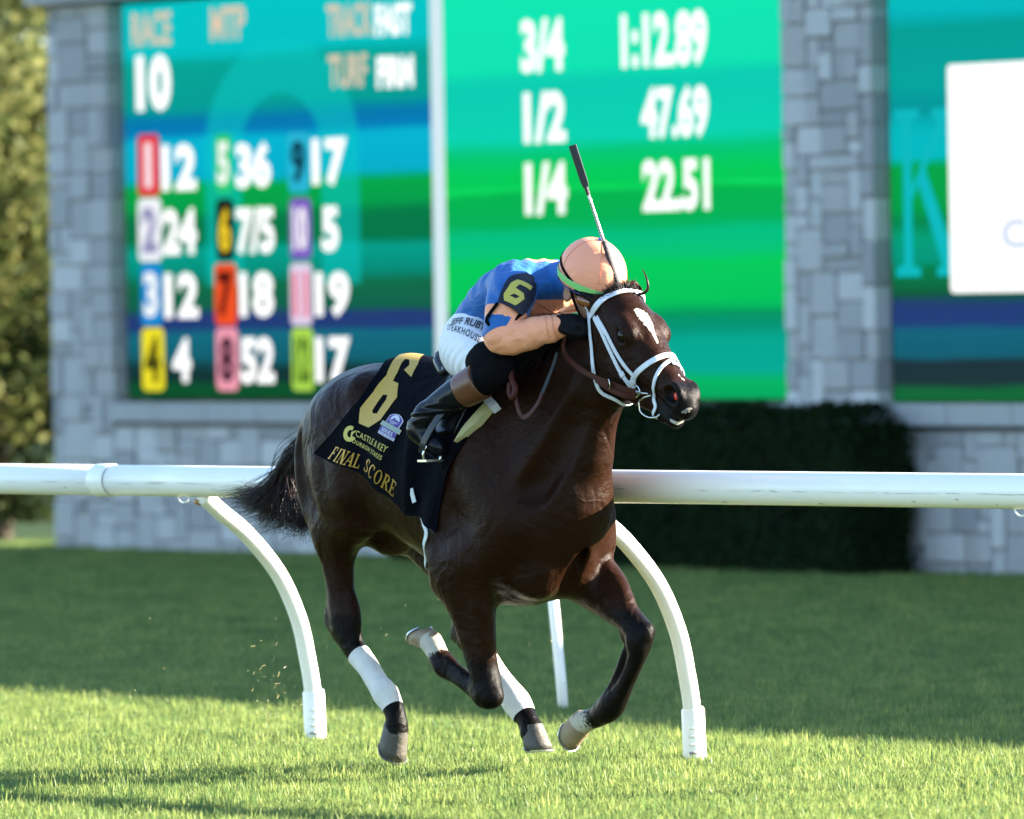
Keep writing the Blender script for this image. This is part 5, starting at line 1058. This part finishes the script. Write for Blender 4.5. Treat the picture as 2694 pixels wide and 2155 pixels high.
# girths
def band(f0, t0_, t1_, w, off, m, name, parent, lean=0., th=.003):
    t = np.linspace(t0_,t1_,60); a = np.linspace(0,1,5)[:,None]; G_ = np.stack([f0+lean*(t[None]-t0_)+w*(a-.5)+0*t, t[None]+0*a],-1); V,F = sheet(G_,off,th,RB); return obj(name, mk_mesh(name,V,F), m, parent, True)
M_ELAS = mat('white_elastic', (.66,.68,.66), .75, .1, 60, bump=.2, bscale=200)
OG = hobj('over_girth', 'white elastic over-girth around the belly behind the foreleg', 'girth')
MB().ribbon([np.array((-0.1118,-0.2805,1.038))+np.array([-.01,-.02,0]),np.array((-0.1076,-0.278,1.013))+np.array([-.01,-.02,0]),np.array((-0.0999,-0.276,0.9879))+np.array([-.01,-.02,0])],[(-.1,-1,.2)]*3,.022,.003).build('buckle_end', M_ELAS, OG)
GI = hobj('girth', 'dark girth strap beside the white elastic strap', 'girth'); band(-.04,.9,2.29,.06,.002,M_LEA,'strap',GI); band(-.04,-2.29,-.9,.06,.002,M_LEA,'strap',GI)
# foam pad
PAD = hobj('foam_pad', 'pale yellow foam pad sticking out in front of the saddle cloth', 'pad'); M_FOAM = mat('yellow_foam', (.42,.37,.17), .9, .06, 50, bump=.15, bscale=220)
for s in (1,-1):
    O = [ft(p) for p in ((0.1297,-0.2791,1.197),(0.1629,-0.2358,1.269),(0.1859,-0.189,1.322),(0.2108,-0.188,1.305),(0.1914,-0.2269,1.256),(0.1573,-0.2644,1.216))]; V,F = poly_mesh(O,(),.03); n_ = len(V); tt_ = V[:,1]*s
    P0 = surf(V[:,0],tt_,.004,RB); P1 = surf(V[:,0],tt_,.030,RB); cnt = {(a,b) for f in F for a,b in zip(f,f[1:]+f[:1])}
    FF = [f for f in [tuple(i+n_ for i in f) for f in F]]+[f[::-1] for f in F]+[(a,b,b+n_,a+n_) for a,b in cnt if (b,a) not in cnt]; obj('foam', mk_mesh('foam',np.concatenate([P0,P1]),FF), M_FOAM, PAD)
    O = [ft(p) for p in ((0.1775,-0.1907,1.325),(0.1936,-0.1734,1.341),(0.236,-0.1739,1.315),(0.217,-0.1889,1.298))]; V,F = poly_mesh(O,(),.03); P1 = surf(V[:,0],V[:,1]*s,.033,RB); P0 = surf(V[:,0],V[:,1]*s,.003,RB); n_ = len(V); cnt = {(a,b) for f in F for a,b in zip(f,f[1:]+f[:1])}
    obj('pad_lining', mk_mesh('pad_lining',np.concatenate([P0,P1]),[tuple(i+n_ for i in f) for f in F]+[f[::-1] for f in F]+[(a,b,b+n_,a+n_) for a,b in cnt if (b,a) not in cnt]), M_WHT, PAD)
# bridle
BRI = hobj('bridle', 'white bridle with brown leather reins on the horse head', 'bridle')
M_STRAP = mat('white_strap', (.68,.69,.72), .45, .04, 60, bump=.08, bscale=300); M_REIN = mat('brown_leather', (.055,.013,.007), .5, .25, 40, bump=.15, bscale=120, spec=.18)
def strap(pts, w, name, m=None, off=.0025, parent=None, sub=6):
    P = spline(np.array([p[:3] for p in pts]),sub); P = onto(HF,P,off,6)
    for _ in range(3): P[1:-1] = .5*P[1:-1]+.25*(P[2:]+P[:-2])
    P = onto(HF,P,off,3); N_ = grad(HF,P)
    for _ in range(3): N_[1:-1] = .5*N_[1:-1]+.25*(N_[2:]+N_[:-2])
    return MB().ribbon(P,N_,w,.0032).build(name, m or M_STRAP, parent or BRI)
strap([(-0.1265,-0.2723,0.9809),(-0.1159,-0.2683,0.9573),(-0.0797,-0.2806,0.9212),(-0.0428,-0.2915,0.8817),(-.075,-.215,.80),(-.068,-.16,.735),(-.06,-.08,.695),(-.06,0,.68),(-.06,.1,.70),(-.08,.22,.80)], .020, 'strap', M_ELAS, .004, OG)
strap([(0.6224,-0.0824,1.633),(0.6731,-0.0957,1.671),(0.6961,-0.0735,1.698),(0.72,-0.0394,1.714),(0.7315,0.0047,1.72),(0.7206,0.0567,1.713),hp(.01,-.05,.085),hp(.0,-.13,.09)], .022, 'browband', off=.004)
strap([(0.6545,-0.0896,1.633),(0.7053,-0.0986,1.58),(0.7478,-0.0948,1.51),(0.7774,-0.0822,1.448),(0.7977,-0.0678,1.411),(0.8043,-0.0503,1.384)], .0160, 'cheekpiece', off=.0025)
strap([(0.6726,-0.0918,1.633),(0.7322,-0.0996,1.576),(0.7741,-0.0931,1.51),(0.8042,-0.0828,1.467),(0.8345,-0.066,1.431)], .0150, 'noseband_hanger', off=.003)
strap([(0.6024,-0.0697,1.655),(0.6283,-0.0853,1.626),(0.6426,-0.0922,1.555),(0.6477,-0.0916,1.481),(0.65,-0.082,1.415),(0.6582,-0.0641,1.372),hp(.255,-.265,-.03),hp(.265,-.268,.0),hp(.22,-.26,.045),hp(.1,-.2,.085),hp(.0,-.13,.09)], .0145, 'throatlatch', off=.006)
strap([(0.8088,-0.0497,1.389),(0.8229,-0.0588,1.417),(0.8497,-0.0679,1.434),(0.9002,-0.0669,1.463),(0.9286,-0.0367,1.487),(0.933,0.0026,1.496),(0.9256,0.0325,1.494),(0.922,0.0547,1.484),hp(.33,-.03,.06),hp(.33,-.08,.058),hp(.34,-.12,.045)], .021, 'noseband', off=.004)
strap([(0.9423,0.0224,1.481),(0.9539,-0.0177,1.47),(0.9525,-0.0426,1.453),(0.9445,-0.0579,1.422),(0.9284,-0.0536,1.389),(0.9013,-0.0317,1.351),(0.9164,-0.0343,1.318),hp(.425,-.163,-.01),hp(.425,-.16,.015),hp(.40,-.10,.045),hp(.37,-.05,.055),hp(.345,-.01,.035),hp(.335,.008,.0)], .0135, 'flash_strap', off=.0045)
strap([(0.6155,-0.0762,1.654),hp(-.04,-.11,-.075),hp(-.065,-.09,-.04),hp(-.072,-.08,0),hp(-.065,-.09,.04),hp(-.02,-.12,.085)], .022, 'headpiece', off=.006)
strap([(0.8181,-0.0591,1.414),(0.8109,-0.0576,1.404)], .024, 'strap_keeper', off=.006, sub=3); strap([(0.7849,-0.08,1.442),(0.7914,-0.075,1.428)], .023, 'strap_keeper', off=.0055, sub=3)
M_BIT = mat('bit_steel', (.62,.60,.55), .2, .1, 40, metal=1)
def ringat(c, n, r, w, name, a0=0, a1=6.2832, sx=1.):
    c = np.array(c); n = np.array(n,float); n /= np.linalg.norm(n); u_ = np.cross(n,[0,0,1.]); u_ /= np.linalg.norm(u_); v_ = np.cross(n,u_); P = [c+r*(sx*math.cos(a)*u_+math.sin(a)*v_) for a in np.linspace(a0,a1,26)]; return MB().tube(P,w,8).build(name, M_BIT, BRI, True)
bp = np.array((0.8205,-0.0448,1.374)); bnr = grad(HF,bp[None])[0]; ringat(bp+bnr*.008,bnr,.021,.0038,'bit_ring')
bl = bp*np.array([1,-1,1]); ringat(bl+bnr*np.array([1,-1,1])*.008,bnr*np.array([1,-1,1]),.021,.0038,'bit_ring')
MB().tube(spline([bp+bnr*.008,np.array((0.846,-0.0406,1.368))+bnr*.006,np.array((0.8739,-0.034,1.366))+bnr*.002],4), np.linspace(.0075,.003,9), 8).build('bit_bar', M_BIT, BRI, True)
MB().tube(spline([np.array((0.8482,-0.058,1.339)[:3]),np.array((0.8526,-0.056,1.306)[:3]),np.array((0.8807,-0.05,1.286)[:3]),np.array((0.9147,-0.04,1.284)[:3]),np.array((0.9285,-0.03,1.295)[:3])],5), .0034, 8).build('ring_bit', M_BIT, BRI, True)
MB().tube(spline([np.array((0.8505,-0.06,1.339)[:3]),np.array((0.8764,-0.06,1.352)[:3]),np.array((0.9102,-0.056,1.36)[:3])],5), .003, 8).build('bit_link', M_BIT, BRI, True)
def rein(pts, w, name, m, nrm=(-.2,-1,.1), sub=7, th=.004): P = spline(np.array([p[:3] for p in pts]),sub); return MB().ribbon(P,[nrm]*len(P),w,th).build(name, m, BRI)
rein([(0.8514,-0.075,1.372),(0.8227,-0.1,1.382),(0.7679,-0.118,1.402),(0.6988,-0.135,1.427),(0.6152,-0.14,1.462),(0.5625,-0.145,1.499),(0.5417,-0.14,1.535),(0.54,-0.125,1.571),(0.5528,-0.118,1.591)], .021, 'rein', M_REIN)
rein([(0.8474,-0.072,1.355),(0.8299,-0.1,1.361),(0.7813,-0.119,1.379),(0.7078,-0.132,1.416)], .021, 'rein_lining', M_REIN)
rein([(1.0*p[0],-p[1],p[2]) for p in ((0.8514,-0.075,1.372),(0.7679,-0.118,1.402),(0.6152,-0.14,1.462),(0.5629,-0.145,1.516),(0.5527,-0.14,1.557))], .021, 'rein', M_REIN, (-.2,1,.1))
rein([(0.756,-0.14,1.411),(0.7819,-0.134,1.398)], .027, 'rein_keeper', M_REIN, th=.006, sub=3); MB().tube(spline([np.array((0.7757,-0.137,1.417)[:3]),np.array((0.7858,-0.139,1.416)[:3]),np.array((0.7878,-0.137,1.389)[:3]),np.array((0.7751,-0.135,1.386)[:3])],3),.0018,6).build('buckle', M_BIT, BRI, True)
M_RUB = mat('rubber_grip', (.022,.028,.028), .8, .15, 80, bump=.4, bscale=300)
rein([(0.5411,-0.17,1.508),(0.5544,-0.19,1.48),(0.5645,-0.225,1.426),(0.5571,-0.25,1.369)], .020, 'rein_grip', M_RUB)
rein([(0.5584,-0.251,1.372),(0.5478,-0.26,1.339),(0.5149,-0.268,1.303),(0.4803,-0.27,1.289),(0.4546,-0.27,1.307),(0.4275,-0.262,1.35),(0.3955,-0.25,1.394),(0.3673,-0.235,1.427)], .019, 'rein_loop', M_REIN)
MB().tube(spline([np.array((0.3777,-0.245,1.452)[:3]),np.array((0.3971,-0.255,1.419)[:3]),np.array((0.4233,-0.262,1.389)[:3]),np.array((0.4141,-0.268,1.356)[:3]),np.array((0.394,-0.264,1.379)[:3]),np.array((0.39,-0.258,1.409)[:3])],5), .011, 8).build('rein_knot', M_REIN, BRI, True)
# whip in the far hand
WH = hobj('whip', 'black and silver riding whip held upright above the rider', 'whip'); wa = np.array((0.7051,-0.01,1.707)[:3]); wb = np.array((0.6092,-0.14,2.231)[:3]); wd = wb-wa
def wseg(t0,t1,r0,r1,name,m,n=10): return MB().tube([wa+wd*t for t in np.linspace(t0,t1,8)], np.linspace(r0,r1,8), n).build(name, m, WH, True)
M_WH = mat('whip_silver', (.62,.56,.54), .3, .15, 80, metal=.4); M_WG = mat('whip_grip', (.04,.03,.035), .55, .3, 90, bump=.5, bscale=400)
wseg(-.02,.36,.0105,.0085,'grip',M_WG); wseg(.36,.68,.0062,.0048,'shaft',M_WH); wseg(.67,.74,.0072,.0078,'collar',M_WG)
for i in range(13): wseg(.40+i*.017,.403+i*.017,.0064,.0063,'binding',M_WG,8)
for i in range(9): wseg(.03+i*.035,.036+i*.035,.0112-.0002*i,.0112-.0002*i,'grip_ridge',M_WG,8)
P = np.array([wa+wd*t for t in np.linspace(.72,1.0,10)]); FL = MB().ribbon(P,[(.72,-.69,.0)]*10,np.interp(np.linspace(0,1,10),[0,.12,1],[.020,.027,.029]),.009).build('flap', mat('whip_flap', (.014,.014,.018), .4, .2, 40), WH)
# ---------------------------------------------------------------- turf thrown up behind the hooves
r = np.random.default_rng(21); n = 170; V = []; F = []
for i in range(n):
    k = i < 115
    x = r.normal(-.90,.06) if k else r.uniform(-1.6,.5); z = abs(r.normal(.12,.20))+.06 if k else r.uniform(.08,.75); c_ = np.array([x,r.uniform(28.9,29.9),z]); l_ = r.uniform(.002,.013)*(1 if k else .7); d = r.normal(0,1,3); d /= np.linalg.norm(d); e_ = np.cross(d,r.normal(0,1,3)); e_ /= np.linalg.norm(e_); w_ = r.uniform(.0008,.0022); b = len(V)
    V += [c_-d*l_-e_*w_,c_-d*l_+e_*w_,c_+d*l_+e_*w_+np.array([0,0,.15*l_]),c_+d*l_-e_*w_]; F.append((b,b+1,b+2,b+3))
tf = obj('flying_turf', mk_mesh('flying_turf', np.array(V), F), leafmat('clipping', (.14,.17,.06), (.26,.22,.11), .3)); tag(tf, 'grass clippings and dirt thrown up behind the horse', 'turf', kind='stuff')
